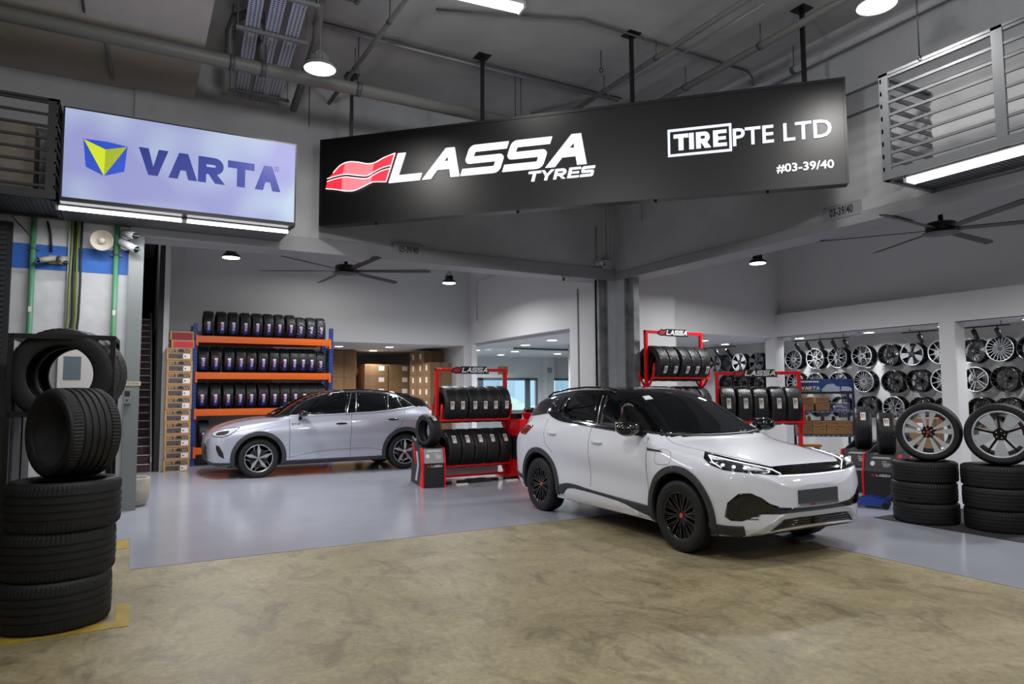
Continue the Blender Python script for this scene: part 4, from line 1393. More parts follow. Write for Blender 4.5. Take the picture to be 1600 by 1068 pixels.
# unit number plates on the beams
m_plate = mat('number_plate_grey', '#85868a', .4)
for lab, M in (('03-39/40 plate on the beam over the left opening', frame((3.90, 10.515, 3.895), (1, 0, 0), (0, 0, 1))), ('03-39/40 plate on the beam over the right opening', frame((8.135, 5.64, 3.92), (0, -1, 0), (0, 0, 1)))):
    pz = .0 if 'left' in lab else .03
    r_ = MB(); r_.prism([(-.27, -.095), (.27, -.095), (.27, .095), (-.27, .095)], -.01-pz, .004, 0, M)
    ro = r_.build('unit_number_plate', m_plate, None, bevel=.003)
    tag(ro, 'small grey '+lab, 'sign')
    t_ = MB(); put_text(t_, M @ Matrix.Translation((0, 0, .006)), '03-39/40', width=.34, size=.15, bold=.003, sx=.8)
    t_.build('number_lettering', m_dark, ro)

# ------------------------------------------------------------------ wire cages on both beams
m_cage = mat('cage_grey_steel', '#5b5d60', .45, metal=.3)


def cage(name, x0, x1, y0, y1, z0, z1, posts, label, along, m_cage=m_cage):
    """along = 'x' or 'y': direction of the long front; front is the face nearer the hall"""
    o = empty(name, ((x0+x1)/2, (y0+y1)/2, z0), 0, label, 'cage')
    rl = Matrix.Translation(-o.location)
    fr = MB(); fl = MB()
    if along == 'x':
        for p in posts:
            w = MB(); w.box(p-.05, p+.05, y0, y0+.03, z0, z1, 0, rl); w.build('post', m_cage, o)
        n = 8
        for k in range(n):
            z = z0+.15+(z1-z0-.2)*k/(n-1)
            fl.box(x0, x1, y0+.005, y0+.03, z-.014, z+.014, 0, rl)
        fr.box(x0, x1, y0-.01, y0+.04, z0, z0+.10, 0, rl).box(x0, x1, y0, y0+.04, z1-.03, z1, 0, rl)
        fr.box(x1-.05, x1, y0, y1, z0, z0+.06, 0, rl).box(x1-.05, x1, y0, y1, z1-.03, z1, 0, rl)
        for k in range(n):
            z = z0+.15+(z1-z0-.2)*k/(n-1)
            fl.box(x1-.03, x1-.01, y0, y1, z-.014, z+.014, 0, rl)
    else:
        for p in posts:
            w = MB(); w.box(x0, x0+.03, p-.05, p+.05, z0, z1, 0, rl); w.build('post', m_cage, o)
        n = 8
        for k in range(n):
            z = z0+.15+(z1-z0-.2)*k/(n-1)
            fl.box(x0+.005, x0+.03, y0, y1, z-.014, z+.014, 0, rl)
        fr.box(x0-.01, x0+.04, y0, y1, z0, z0+.10, 0, rl).box(x0, x0+.04, y0, y1, z1-.03, z1, 0, rl)
        fr.box(x0, x1, y1-.05, y1, z0, z0+.06, 0, rl).box(x0, x1, y1-.05, y1, z1-.03, z1, 0, rl)
        for k in range(n):
            z = z0+.15+(z1-z0-.2)*k/(n-1)
            fl.box(x0, x1, y1-.03, y1-.01, z-.05, z+.0, 0, rl)
    fr.build('frame', m_cage, o)
    fl.build('bars', m_cage, o)
    # perforated floor tray
    tr = MB()
    if along == 'x':
        k = x0
        while k < x1:
            tr.box(k, k+.02, y0+.04, y1, z0+.03, z0+.035, 0, rl); k += .05
        tr.box(x0, x1, y0+.04, y0+.09, z0+.0, z0+.03, 0, rl).box(x0, x1, y1-.05, y1, z0, z0+.03, 0, rl)
        tr.box(x0, x1, y0+.04, y1, z0+.036, z0+.045, 1, rl)
    else:
        k = y0
        while k < y1:
            tr.box(x0+.04, x1, k, k+.02, z0+.03, z0+.035, 0, rl); k += .05
        tr.box(x0+.04, x0+.09, y0, y1, z0, z0+.03, 0, rl).box(x1-.05, x1, y0, y1, z0, z0+.03, 0, rl)
        tr.box(x0+.04, x1, y0, y1, z0+.036, z0+.045, 1, rl)
    tr.build('mesh_tray', [m_cage, m_galv2], o)
    return o


cage('aircon_cage', 7.18, 8.13, -3.0, 4.46, 3.85, 5.05, (4.41, 3.27, 1.3, -.7, -2.9), 'grey steel slatted cage bracketed high on the right hand beam', 'y')
cage('aircon_cage', -8.0, -.86, 9.42, 10.50, 3.82, 5.02, (-.92, -3.2, -5.6, -7.9), 'shaded steel slatted cage high on the left wall behind the battery sign', 'x', mat('cage_shaded_steel', '#2a2b2e', .5))  # cage steel darkened in colour to stand for the shade here
# shelf under the battery sign
b = MB()
b.box(-.85, 1.86, 9.57, 10.50, 3.82, 3.845).box(-.85, 1.86, 9.57, 9.62, 3.845, 4.9).box(1.83, 1.86, 9.57, 10.5, 3.845, 3.9)
tag(b.build('sign_tray', mat('tray_grey', '#4e5053', .45)), 'grey steel tray and backing behind and under the battery sign', 'bracket')
# outdoor air conditioner unit in the left cage
ac = empty('aircon_unit', (-1.75, 10.1, 3.87), 0, 'beige outdoor air conditioner unit inside the left cage', 'air conditioner')
b = MB(); b.box(-.70, .62, -.25, .25, 0, .95)
m_beige = mat('aged_beige_metal', '#8f8576', .5, noise=('#766c5e', 3, .4, .7))
b.build('casing', m_beige, ac, bevel=.01)
b = MB(); b.cyl((-.32, -.256, .47), (-.32, -.20, .47), .31, 40); b.build('fan_grille', m_dark, ac)
b = MB()
for r_ in (.08, .14, .20, .26, .31):
    b.path([(-.32+r_*math.cos(2*PI*k/30), -.262, .47+r_*math.sin(2*PI*k/30)) for k in range(30)], .004, 5, closed=True)
b.build('grille_rings', m_galv2, ac)
b = MB(); put_text(b, frame((.34, -.252, .80), (1, 0, 0), (0, 0, 1)), 'MITSUBISHI', width=.30, size=.05, bold=.001)
for dx, dz in ((0, .03), (-.022, -.005), (.022, -.005)):
    b.prism([(dx-.012, dz), (dx, dz-.017), (dx+.012, dz), (dx, dz+.017)], 0, .001, 0, frame((.14, -.252, .795), (1, 0, 0), (0, 0, 1)))
b.build('maker_lettering', m_dark, ac)

# ------------------------------------------------------------------ lamps
e_lamp = mat('lamp_glow', '#ffffff', .4, emit='#ffffff', estr=14)
e_tube = mat('tube_glow', '#ffffff', .4, emit='#fbfbff', estr=6)
e_down = mat('downlight_glow_disc', '#ffffff', .4, emit='#fffdf5', estr=8)
m_lampbody = mat('lamp_body_black', '#17181a', .45)
m_lampgrey = mat('lamp_body_grey', '#77787c', .45)


def high_bay(loc, r, ztop, label, m=m_lampbody):
    o = empty('high_bay_lamp', loc, 0, label, 'lamp')
    b = MB()
    b.lathe([(r*1.12, -.02), (r*1.15, 0), (r*.9, .045), (r*.55, .06), (r*.55, .14), (r*.5, .15), (.01, .15)], 32)
    for k in range(14):
        a = 2*PI*k/14
        b.box(r*.5, r*.62, -.004, .004, .055, .14, 0, Matrix.Rotation(a, 4, 'Z'))
    b.build('housing', m, o)
    b = MB(); b.cyl((0, 0, -.022), (0, 0, -.012), r, 32); b.build('lens', e_lamp, o)
    b = MB(); b.path([(-.05, 0, .15), (-.05, 0, .19), (0, 0, .22), (.05, 0, .19), (.05, 0, .15)], .008, 6)
    b.cyl((0, 0, .22), (0, 0, ztop-loc[2]), .006, 6); b.build('hanging_cable', m, o)
    return o


high_bay(HB_IN[0], .14, ZI, 'small black high bay lamp hanging in front of the grey wall left of the fan')
high_bay(HB_IN[1], .14, ZI, 'small black high bay lamp hanging right of the left fan, farthest back')
high_bay(HB_IN[2], .14, ZI, 'small black high bay lamp hanging in the right room near the corner')
high_bay(HB_OUT[0], .17, CEIL, 'large bright high bay lamp beside the cable trays above the battery sign', m_lampgrey)
high_bay(HB_OUT[1], .17, CEIL, 'high bay lamp at the top edge above the right end of the black sign', m_lampgrey)


def tube_lamp(p0, p1, label, tubes=1, rad=.018, body=True):
    p0, p1 = Vector(p0), Vector(p1)
    c = (p0+p1)/2
    o = empty('tube_lamp', c, 0, label, 'lamp')
    d = (p1-p0).normalized(); side = d.cross(Vector((0, 0, 1)))
    a0, a1 = p0-c, p1-c
    b = MB(); w = .025 if tubes == 1 else .09
    M = frame((0, 0, 0), d, side)
    L_ = (p1-p0).length/2
    b.box(-L_-.02, L_+.02, -w, w, -.075, -.03, 0, M)
    b.box(-L_-.03, -L_, -w, w, -.07, .02, 0, M).box(L_, L_+.03, -w, w, -.07, .02, 0, M)
    b.build('batten', mat('batten_white', '#b9babc', .5), o)
    for k in range(tubes):
        off = 0 if tubes == 1 else (k-.5)*.11
        t = MB(); t.cyl(M @ Vector((-L_, off, 0)), M @ Vector((L_, off, 0)), rad, 12); t.build('tube', e_tube, o)
    return o


tube_lamp((-.84, 9.60, 3.765), (.48, 9.60, 3.765), 'left of two white tube lamps under the battery sign')
tube_lamp((.54, 9.60, 3.765), (1.80, 9.60, 3.765), 'right of two white tube lamps under the battery sign')
tube_lamp((3.05, 7.22, 6.32), (4.10, 7.11, 6.32), 'twin tube lamp fixed to the hall ceiling at the top of the picture', 2, .02)
tube_lamp((7.30, 4.22, 3.80), (7.30, 2.4, 3.80), 'double tube lamp under the right steel cage, end nearest the column', 2, .02)
tube_lamp((7.30, 2.3, 3.80), (7.30, .5, 3.80), 'double tube lamp under the right steel cage, nearer end', 2, .02)


def downlight(x, y, z, label, r=.085, grp=None):
    o = tag(MB().cyl((0, 0, 0), (0, 0, .012), r*1.15, 24).build('downlight', mat('trim_white', '#d8d8d8', .5), None, loc=(x, y, z-.012)), label, 'downlight', grp)
    b = MB(); b.cyl((0, 0, -.003), (0, 0, .002), r, 24); b.build('lens', e_down, o)
    return o


for i, (x, y) in enumerate(DL_BACK):
    downlight(x, y, ZS, ['round downlight over the carton stacks, farther and left one', 'round downlight over the carton stacks, nearer one in the middle', 'round downlight over the cartons close behind the tyre shelving'][i], .11, 'downlights over the cartons')
for i, (x, y) in enumerate(DL_OFFICE):
    downlight(x, y, ZS, 'round downlight in the office ceiling behind the glass, number %s counted from the opening' % ['one', 'two', 'three', 'four', 'five', 'six', 'seven'][[0, 3, 4, 6, 5, 1, 2][i]], .12, 'office downlights')
for i, (x, y) in enumerate(DL_REC):
    downlight(x, y, ZS, 'round downlight above the wall of wheels, ' + ['just right of the tall red rack top', 'close to the back corner', 'first one right of the corner pillar', 'second one right of the corner pillar', 'first one past the right pillar', 'farthest right past the pillar', 'last one before the right pillar', 'hidden by the tall rack'][i], .10, 'downlights above the wheel wall')

# track lights
m_track = mat('track_black', '#101012', .4)


def track(y0, y1, x, z, ys, label, names):
    b = MB(); b.box(x-.015, x+.015, y0, y1, z, z+.022)
    for q_ in (y0+.15, (y0+y1)/2, y1-.15):
        b.cyl((x, q_, z), (x, q_, ZS), .006, 6)
    tag(b.build('light_track', m_track), label, 'track')
    for i, y in enumerate(ys):
        o = tag(MB().cyl((0, 0, 0), (0, 0, -.06), .012, 8).build('track_spotlight', m_track, None, loc=(x, y, z)), names[i], 'spotlight', 'spotlights on the black tracks')
        h = MB(); h.cyl((-.02, 0, -.05), (.10, 0, -.20), .042, 16)
        h.build('lamp_head', m_track, o)
        l = MB(); l.cyl((.10, 0, -.20), (.102, 0, -.203), .034, 16); l.build('lens', mat('spot_lens', '#e8e8e8', .3, emit='#fff6e8', estr=1.0), o)


nth = ['first', 'second', 'third', 'fourth', 'fifth', 'sixth', 'seventh', 'eighth', 'ninth', 'tenth', 'eleventh', 'twelfth']
track(9.6, 11.1, 13.95, 2.72, [11.0, 10.7, 10.35, 10.02, 9.72], 'black ceiling track right of the corner pillar', ['black spotlight, %s from the left on the track right of the corner pillar' % nth[i] for i in range(5)])
track(6.4, 8.4, 13.95, 2.72, [8.05, 7.02, 6.62], 'black ceiling track passing behind the right pillar', ['black spotlight, %s from the left on the track crossing behind the right pillar' % nth[i] for i in range(3)])
track(12.9, 14.2, 13.95, 2.72, [14.0, 13.6, 13.2], 'black ceiling track in the back corner above the wheels', ['black spotlight, %s from the left on the track in the back corner' % nth[i] for i in range(3)])
b = MB(); b.cyl((0, 0, 0), (0, 0, -.05), .05, 20); b.sphere((0, 0, -.05), .045, 16)
tag(b.build('dome_camera', mat('dome_white', '#b9bcc0', .4), None, loc=(13.9, 11.05, ZS)), 'small white dome camera on the soffit by the corner pillar', 'camera')
b = MB(); b.cyl((0, 0, 0), (0, 0, -.05), .05, 20); b.sphere((0, 0, -.05), .045, 16)
tag(b.build('dome_camera', mat('dome_white', '#b9bcc0', .4), None, loc=(13.9, 9.35, ZS)), 'small white dome camera on the soffit between the downlights', 'camera')

# ------------------------------------------------------------------ ceiling fans
m_fan = mat('fan_black', '#131317', .45)
m_fanunder = mat('fan_disc_grey', '#39393d', .4)


def fan(loc, a0, label):
    o = empty('ceiling_fan', loc, 0, label, 'fan')
    b = MB(); b.cyl((0, 0, .10), (0, 0, ZI-loc[2]), .03, 16); b.build('down_rod', m_fan, o)
    b = MB(); b.lathe([(.01, .12), (.17, .12), (.185, .10), (.185, -.0), (.15, -.02), (.01, -.02)], 40); b.build('motor_hub', m_fan, o)
    b = MB(); b.lathe([(.01, -.045), (.12, -.045), (.22, -.025), (.225, -.018), (.01, -.018)], 40); b.build('base_disc', m_fanunder, o)
    for k in range(6):
        a = a0+2*PI*k/6
        M = Matrix.Rotation(a, 4, 'Z') @ Matrix.Rotation(R(-12), 4, 'X')
        b = MB()
        b.prism([(.16, -.05), (1.40, -.06), (1.49, -.03), (1.48, .06), (.16, .05)], .02, .030, 0, M)
        b.build('blade', m_fan, o)


fan((3.22, 11.82, 3.67), R(34), 'large black six blade ceiling fan in the left opening')
fan((9.44, 5.09, 3.67), R(4), 'large black six blade ceiling fan in the right opening, cut by the frame')
# ------------------------------------------------------------------ pipes, trays and conduits under the hall ceiling
m_cond = mat('galv_conduit', '#8d9095', .4, metal=.4)


def pipe(name, pts, r, mt, label, cat, n=14, clamps=None, grp=None):
    c = Vector(pts[0])
    b = MB(); b.path([Vector(p)-c for p in pts], r, n)
    o = tag(b.build(name, mt, None, loc=c), label, cat, grp)
    for p, zt_ in (clamps or []):
        h = MB(); q = Vector(p)-c
        d = (Vector(pts[1])-Vector(pts[0])).normalized()
        h.cyl(q-d*.03, q+d*.03, r*1.14, n)
        h.cyl(q+Vector((0, 0, r)), (q.x, q.y, zt_-c.z), .008, 6)
        h.build('pipe_hanger', m_galv2, o)
    return o


pipe('drain_pipe', [(-6, 8.86, 5.66), (7.6, 8.86, 5.66)], .085, m_pipe, 'thick grey drain pipe crossing the hall ceiling from the left edge to the black sign', 'pipe', 20,
     [((.95, 8.86, 5.66), CEIL), ((1.32, 8.86, 5.66), CEIL), ((2.55, 8.86, 5.66), CEIL), ((5.1, 8.86, 5.66), CEIL)])
pipe('pipe_elbow', [(.93, 8.9, 5.75), (.93, 8.95, 6.1), (.97, 8.8, 6.22), (1.1, 8.72, 6.26), (1.24, 8.75, 6.22), (1.30, 8.84, 6.05), (1.30, 8.86, 5.75)], .06, m_galv2, 'dark hooped pipe bend rising above the thick pipe near the trays', 'pipe')
pipe('conduit', [(1.9, 8.75, 6.36), (6.9, 8.75, 6.36)], .022, m_cond, 'thin bright conduit running across the ceiling behind the sign posts', 'conduit', 8)
pipe('conduit', [(1.9, 8.66, 6.37), (6.9, 8.66, 6.37)], .014, m_galv2, 'thin dark conduit alongside the bright one on the ceiling', 'conduit', 8)
pipe('sprinkler_pipe', [(2.56, 11.0, 6.12), (2.66, 6.6, 6.12)], .032, m_pipe, 'slim pipe slanting down the ceiling right of the bright high bay lamp', 'pipe', 12, [((2.60, 9.2, 6.12), CEIL), ((2.63, 7.8, 6.12), CEIL)])
pipe('sprinkler_pipe', [(6.2, 10.5, 6.16), (6.2, 3.0, 6.16)], .036, m_pipe, 'slim ceiling pipe passing behind the third sign post', 'pipe', 12, [((6.2, 8.2, 6.16), CEIL), ((6.2, 7.0, 6.16), CEIL)])
pipe('sprinkler_pipe', [(7.12, 10.5, 6.10), (7.12, 3.0, 6.10)], .048, m_pipe, 'thicker ceiling pipe right of the third sign post', 'pipe', 14, [((7.12, 7.4, 6.10), CEIL), ((7.12, 6.0, 6.10), CEIL)])
pipe('sprinkler_pipe', [(8.02, 10.5, 6.06), (8.02, 2.2, 6.06)], .052, m_conc, 'ceiling pipe running over the right end of the sign along the beam', 'pipe', 14, [((8.02, 6.2, 6.06), CEIL)])
pipe('conduit', [(5.9, 9.9, 6.37), (6.62, 8.7, 6.37), (6.75, 6.8, 6.37), (6.75, 5.6, 6.37)], .013, m_cond, 'thin pale conduit zigzagging on the ceiling between the slim pipes', 'conduit', 8)
pipe('conduit', [(3.2, 7.7, 6.38), (5.0, 7.0, 6.38), (8.0, 7.0, 6.38), (8.1, 7.0, 6.30), (8.14, 7.0, 5.4)], .016, m_galv2, 'dark conduit crossing the ceiling and turning down the right beam', 'conduit', 8)
pipe('conduit', [(8.15, 6.0, 5.45), (8.15, -2.0, 5.45)], .014, m_cond, 'upper of two thin conduits along the right beam above the cage', 'conduit', 8)
pipe('conduit', [(8.15, 6.0, 5.15), (8.15, -2.0, 5.15)], .014, m_cond, 'lower of two thin conduits along the right beam above the cage', 'conduit', 8)
pipe('waste_pipe', [(1.75, 7.6, 6.15), (1.92, 8.6, 6.05), (2.0, 10.4, 5.85)], .055, m_pipe, 'inclined waste pipe beside the right edge of the cable trays', 'pipe', 14)
pipe('wall_pipe', [(-.42, 9.1, 5.75), (-.36, 10.3, 5.75)], .020, m_cond, 'thin conduit running down the ceiling slab to the battery sign', 'conduit', 8)
pipe('ceiling_rod', [(-.60, 8.6, 5.755), (-.60, 6.8, 5.755)], .014, m_galv2, 'thin dark conduit above the thick pipe at the upper left', 'conduit', 8)
# cable trays
m_tray = mat('perforated_tray', '#c0c4d6', .4, metal=.3)
_nt = m_tray.node_tree
_tc = _nt.nodes.new('ShaderNodeTexCoord'); _v = _nt.nodes.new('ShaderNodeTexVoronoi'); _v.voronoi_dimensions = '2D'
_v.inputs['Scale'].default_value = 22; _v.inputs['Randomness'].default_value = .12
_r = _nt.nodes.new('ShaderNodeValToRGB'); _r.color_ramp.interpolation = 'CONSTANT'
_r.color_ramp.elements[0].color = lin('#0c0c12'); _r.color_ramp.elements[1].position = .27; _r.color_ramp.elements[1].color = lin('#c0c4d6')
_nt.links.new(_tc.outputs['Object'], _v.inputs['Vector']); _nt.links.new(_v.outputs['Distance'], _r.inputs[0]); _nt.links.new(_r.outputs[0], _nt.nodes['Principled BSDF'].inputs['Base Color'])
for i, x in enumerate((1.16, 1.39, 1.62)):
    o = empty('cable_tray', (x, 9.0, 5.95), R(-4), ['left', 'middle', 'right'][i]+' one of three parallel perforated cable trays under the ceiling', 'cable tray')
    b = MB()
    b.box(-.075, .075, -1.9, 2.3, 0, .004, 0).box(-.08, -.075, -1.9, 2.3, 0, .05, 0).box(.075, .08, -1.9, 2.3, 0, .05, 0)
    b.build('tray', m_tray, o)
    l = MB(); l.box(-.03, .03, -.52, -.34, -.003, -.001); l.build('tray_label', mat('paper_white', '#c9c9c4', .7), o)
for i, y in enumerate((7.55, 8.45, 10.3)):
    b = MB(); b.box(-.42, .42, -.02, .02, -.04, 0)
    b.cyl((-.40, 0, 0), (-.40, 0, CEIL-5.94), .006, 6).cyl((.40, 0, 0), (.40, 0, CEIL-5.94), .006, 6)
    tag(b.build('tray_hanger', m_steelgrey, None, loc=(1.40+(9-y)*-.07, y, 5.94)), ['nearest', 'middle', 'farthest'][i]+' steel crossbar carrying the three cable trays', 'bracket')
o = empty('cable_basket', (1.75, 7.0, 6.0), 0, 'broad dark perforated tray crossing above the three cable trays at the top edge', 'cable tray')
b = MB()
b.box(-.9, .35, -.55, .42, 0, .004).box(.33, .37, -.55, .42, -.02, .06)
for k in range(24):
    b.box(-.9+k*.052, -.88+k*.052, -.55, .42, .01, .012)
for k in range(8):
    b.path([(-.9, -.5+k*.12, .03), (.35, -.5+k*.12, .03)], .010, 6)
b.build('tray', m_galv2, o)
# junction plates of the ceiling anchors
for i, (x, y, l) in enumerate([(2.17, 10.1, 'black anchor plate with a thin rod hanging behind the battery sign'), (7.9, 2.6, 'black anchor plate with a thin rod above the right cage')]):
    b = MB(); b.box(-.10, .10, -.06, .06, -.015, 0).cyl((0, 0, -.015), (0, 0, -.9), .006, 6)
    tag(b.build('anchor_plate', m_black, None, loc=(x, y, CEIL if i == 0 else CEIL)), l, 'bracket')
for i, (x, y, z0, l) in enumerate([(5.0, 8.86, 5.76, 'thin hanger rod with an eye in front of the thick pipe'), (5.7, 7.6, 6.15, 'thin hanger rod left of the third sign post'), (7.0, 3.9, 5.0, 'long thin black rod dropping to the corner of the right cage'), (8.05, 7.9, 6.1, 'thin hanger rod at the beam pipe')]):
    b = MB(); b.cyl((0, 0, 0), (0, 0, CEIL-z0), .006, 6)
    b.path([(.03*math.cos(k*PI/6), 0, -.03+.03*math.sin(k*PI/6)) for k in range(12)], .006, 5, closed=True)
    tag(b.build('hanger_rod', m_black, None, loc=(x, y, z0)), l, 'rod')

# conduits, boxes and cameras round the corner column
m_cam = mat('camera_white', '#c9cacc', .4)
m_box = mat('junction_grey', '#a5a6a8', .5)


def cctv(loc, aim, label, wallside, m=m_cam, s=1.0):
    """bullet camera: base on the wall (wallside = outward normal), body pointing along aim"""
    o = empty('security_camera', loc, 0, label, 'camera')
    w = Vector(wallside); a = Vector(aim).normalized()
    b = MB(); b.cyl(-w*.10*s, -w*.07*s, .05*s, 20); b.build('base', m, o)
    b = MB(); b.cyl(-w*.08*s, (0, 0, 0), .014*s, 10); b.build('arm', m, o)
    b = MB(); b.cyl(-a*.06*s, a*.14*s, .036*s, 20); b.box(-.04*s, .04*s, -.04*s, .04*s, -.001, .001, 0, Matrix.Translation(a*.14*s))
    b.v = b.v; b.build('body', m, o)
    b = MB(); b.cyl(a*.138*s, a*.145*s, .034*s, 20); b.build('lens', m_dark, o)
    return o


jb = MB(); jb.box(-.10, .10, -.05, 0, -.12, .06)
tag(jb.build('junction_box', m_box, None, bevel=.006, loc=(7.93, 10.52, 4.02)), 'grey junction box at the foot of the beam left of the corner', 'box')
cctv((7.72, 10.40, 4.0), (-.1, -1, -.35), 'white camera beside the junction box on the beam corner', (0, -1, 0))
cctv((6.95, 10.42, 3.66), (-.8, -.5, -.35), 'white bullet camera at the right end of the left beam', (0, -1, 0))
pipe('conduit', [(7.72, 10.53, 4.1), (7.72, 10.53, 4.72)], .014, m_cond, 'short pale vertical conduit above the corner camera', 'conduit', 8)
pipe('conduit', [(7.90, 10.53, 4.1), (7.90, 10.53, 5.1), (7.5, 10.53, 5.22), (6.6, 10.53, 5.22)], .018, m_conc, 'left of the two painted conduits rising from the junction box', 'conduit', 8)
pipe('conduit', [(8.00, 10.53, 4.1), (8.00, 10.53, 5.15), (8.14, 10.3, 5.22), (8.14, 9.0, 5.24)], .018, m_conc, 'right of the two painted conduits rising from the junction box', 'conduit', 8)
pipe('conduit', [(8.14, 9.7, 4.72), (8.14, 9.7, 5.1), (8.14, 8.6, 5.20)], .014, m_cond, 'pale conduit on the right beam near the corner ending in a small round box', 'conduit', 8)
pipe('conduit', [(8.085, 11.72, 0.4), (8.085, 11.72, 3.7)], .014, m_box, 'pale vertical conduit on the white shop wall left of the column', 'conduit', 8)
pipe('conduit', [(8.085, 14.5, 4.60), (8.085, 16.5, 4.55), (8.085, 16.5, 3.5)], .010, m_box, 'thin conduit dropping to the alarm unit on the shop wall', 'conduit', 8)
b = MB(); b.box(-.03, 0, -.09, .09, -.09, .09); b.sphere((-.04, 0, 0), .05, 16)
tag(b.build('alarm_unit', m_cam, None, loc=(8.10, 16.5, 3.40)), 'square white alarm unit high on the shop side wall', 'alarm')
b = MB(); b.cyl((0, 0, 0), (0, .04, 0), .10, 24)
tag(b.build('wall_speaker', mat('speaker_grey', '#7b8590', .6), None, loc=(13.60, 21.55, 2.35)), 'round grey disc on the office pillar between the windows', 'speaker')

# ------------------------------------------------------------------ things on the left wall
m_green = mat('green_conduit', '#4f8a63', .5)
for i, (x, z0) in enumerate(((-1.18, .3), (-.255, .3))):
    o = empty('green_conduit', (x, 10.54, z0), 0, ['left', 'right'][i]+' green conduit climbing the white wall', 'conduit')
    b = MB(); b.cyl((0, 0, 0), (0, 0, 3.85-z0), .032, 16); b.build('pipe', m_green, o)
    for z in (1.35, 3.12):
        b = MB(); b.cyl((0, 0, z-.012), (0, 0, z+.012), .037, 16); b.box(-.065, .065, .02, .05, z-.01, z+.01); b.build('clamp', m_galv2, o)
    b = MB(); b.box(-.018, .018, -.036, -.034, 2.30, 2.37); b.build('paper_tag', mat('paper_white', '#c9c9c4', .7), o)
o = empty('cable_bundle', (-.72, 10.55, .3), 0, 'bundle of green and black cables on a rail down the white wall', 'cables')
b = MB(); b.box(-.085, -.06, 0, .04, 0, 3.5); b.build('rail', m_galv, o)
random.seed(3)
for k in range(4):
    x = -.045+k*.036
    pts = [(x+random.uniform(-.008, .008)-(.04 if z < 2.0 else 0), -.005, z) for z in [i*.45 for i in range(9)]]
    b = MB(); b.path([p for p in pts if p[2] < 3.6]+[(x, 0, 3.54)], .014, 8)
    b.build('cable', mat('green_yellow_cable', '#6b7a2e', .5) if k % 2 == 0 else mat('black_cable', '#1b1d1c', .5), o)
pipe('black_cable', [(-1.04, 10.57, 3.80), (-1.0, 10.57, 3.62), (-.985, 10.56, 3.40)], .014, mat('black_cable', '#1b1d1c', .5), 'short black cable dropping to the pair of aged cameras', 'cable', 8)
pipe('black_cable', [(-1.42, 10.55, 3.82), (-1.25, 10.52, 3.62), (-1.2, 10.50, 3.56)], .007, mat('black_cable', '#1b1d1c', .5), 'thin slack black cable reaching the left green conduit', 'cable', 6)
m_agedcam = mat('aged_camera_beige', '#a39a8c', .5)
cctv((-.99, 10.46, 3.29), (-.9, -.5, -.30), 'aged beige camera on the blue band, left of a pair', (0, -1, 0), m_agedcam, .95)
cctv((-.87, 10.46, 3.29), (.45, -.8, -.4), 'aged beige camera on the blue band, right of a pair', (0, -1, 0), m_agedcam, .95)
for x, l in ((-.96, 'left'), (-.84, 'right')):
    b = MB(); b.box(-.05, .05, -.03, 0, -.055, .055); tag(b.build('camera_backbox', m_agedcam, None, bevel=.004, loc=(x, 10.59, 3.30)), 'square aged back box under the %s aged camera' % l, 'box')
cctv((-.13, 10.40, 3.70), (.45, -.7, -.25), 'white bullet camera by the opening, upper of two', (0, -1, 0), m_cam, 1.3)
cctv((-.15, 10.40, 3.56), (.62, -.5, -.40), 'white bullet camera by the opening, lower of two', (0, -1, 0), m_cam, 1.35)
o = empty('horn_speaker', (-.42, 10.42, 3.58), 0, 'white horn loudspeaker on the wall between the conduits', 'loudspeaker')
M = Matrix.Rotation(R(100), 4, 'X')
b = MB(); b.lathe([(.13, .10), (.135, .10), (.115, .05), (.05, -.02), (.045, -.10), (.001, -.10)], 32, 0, M); b.lathe([(.128, .098), (.10, .045), (.045, -.02), (.001, -.02)], 32, 0, M)
b.build('horn', mat('speaker_cream', '#c8bfb2', .5), o)
b = MB(); b.lathe([(.001, .07), (.035, .07), (.04, .02), (.03, -.03), (.001, -.03)], 20, 0, M); b.build('horn_core', mat('speaker_cream', '#c8bfb2', .5), o)
b = MB(); b.cyl((0, .08, 0), (0, .17, .02), .03, 12); b.build('mount', m_galv2, o)
o = empty('electrical_box', (-.62, 10.595, 1.60), 0, 'white electrical cabinet with a small window seen through the hanging tyre', 'cabinet')
b = MB(); b.box(-.24, .24, -.12, 0, 0, .55); b.build('casing', mat('cabinet_white', '#b7b5b3', .5), o, bevel=.008)
b = MB(); b.box(-.17, .02, -.126, -.12, .14, .44); b.build('window', mat('meter_window', '#5a646b', .3), o)
b = MB(); b.cyl((.15, -.128, .44), (.15, -.12, .44), .012, 12); b.build('lock', m_galv2, o)
o = empty('wall_shutter', (-1.95, 10.56, 0), 0, 'dark louvred shutter at the far left edge of the wall', 'shutter')
b = MB(); b.box(-.95, .55, -.03, .04, 1.7, 3.74); b.build('frame', m_dark, o)
b = MB()
for k in range(30):
    b.box(-.9, .5, -.05, -.03, 1.75+k*.065, 1.79+k*.065)
b.build('slats', mat('shutter_dark', '#1d1f22', .5), o)
b = MB(); b.box(-.9, .9, -.5, .5, 0, 1.78)
tag(b.build('grey_cabinet', mat('dull_grey_panel', '#2c2d30', .6), None, bevel=.02, loc=(-1.68, 6.85, 0)), 'tall dull grey metal cabinet at the left edge behind the tyre stack', 'cabinet')
o = empty('key_switch', (-.065, 10.49, 1.42), 0, 'small metal key switch box on the steel channel', 'switch')
b = MB(); b.box(-.045, .045, -.05, 0, 0, .20); b.build('box', m_galv, o, bevel=.004)
b = MB(); b.box(-.03, .03, -.054, -.05, .10, .17); b.cyl((0, -.056, .05), (0, -.05, .05), .012, 10); b.build('key_plate', m_dark, o)
o = tag(MB().box(-.09, .09, -.006, 0, -.028, .028).build('unit_tag', mat('tag_cream', '#b7a98e', .6), None, loc=(.0, 10.495, 1.69)), 'tiny cream unit tag above the key switch', 'sign')
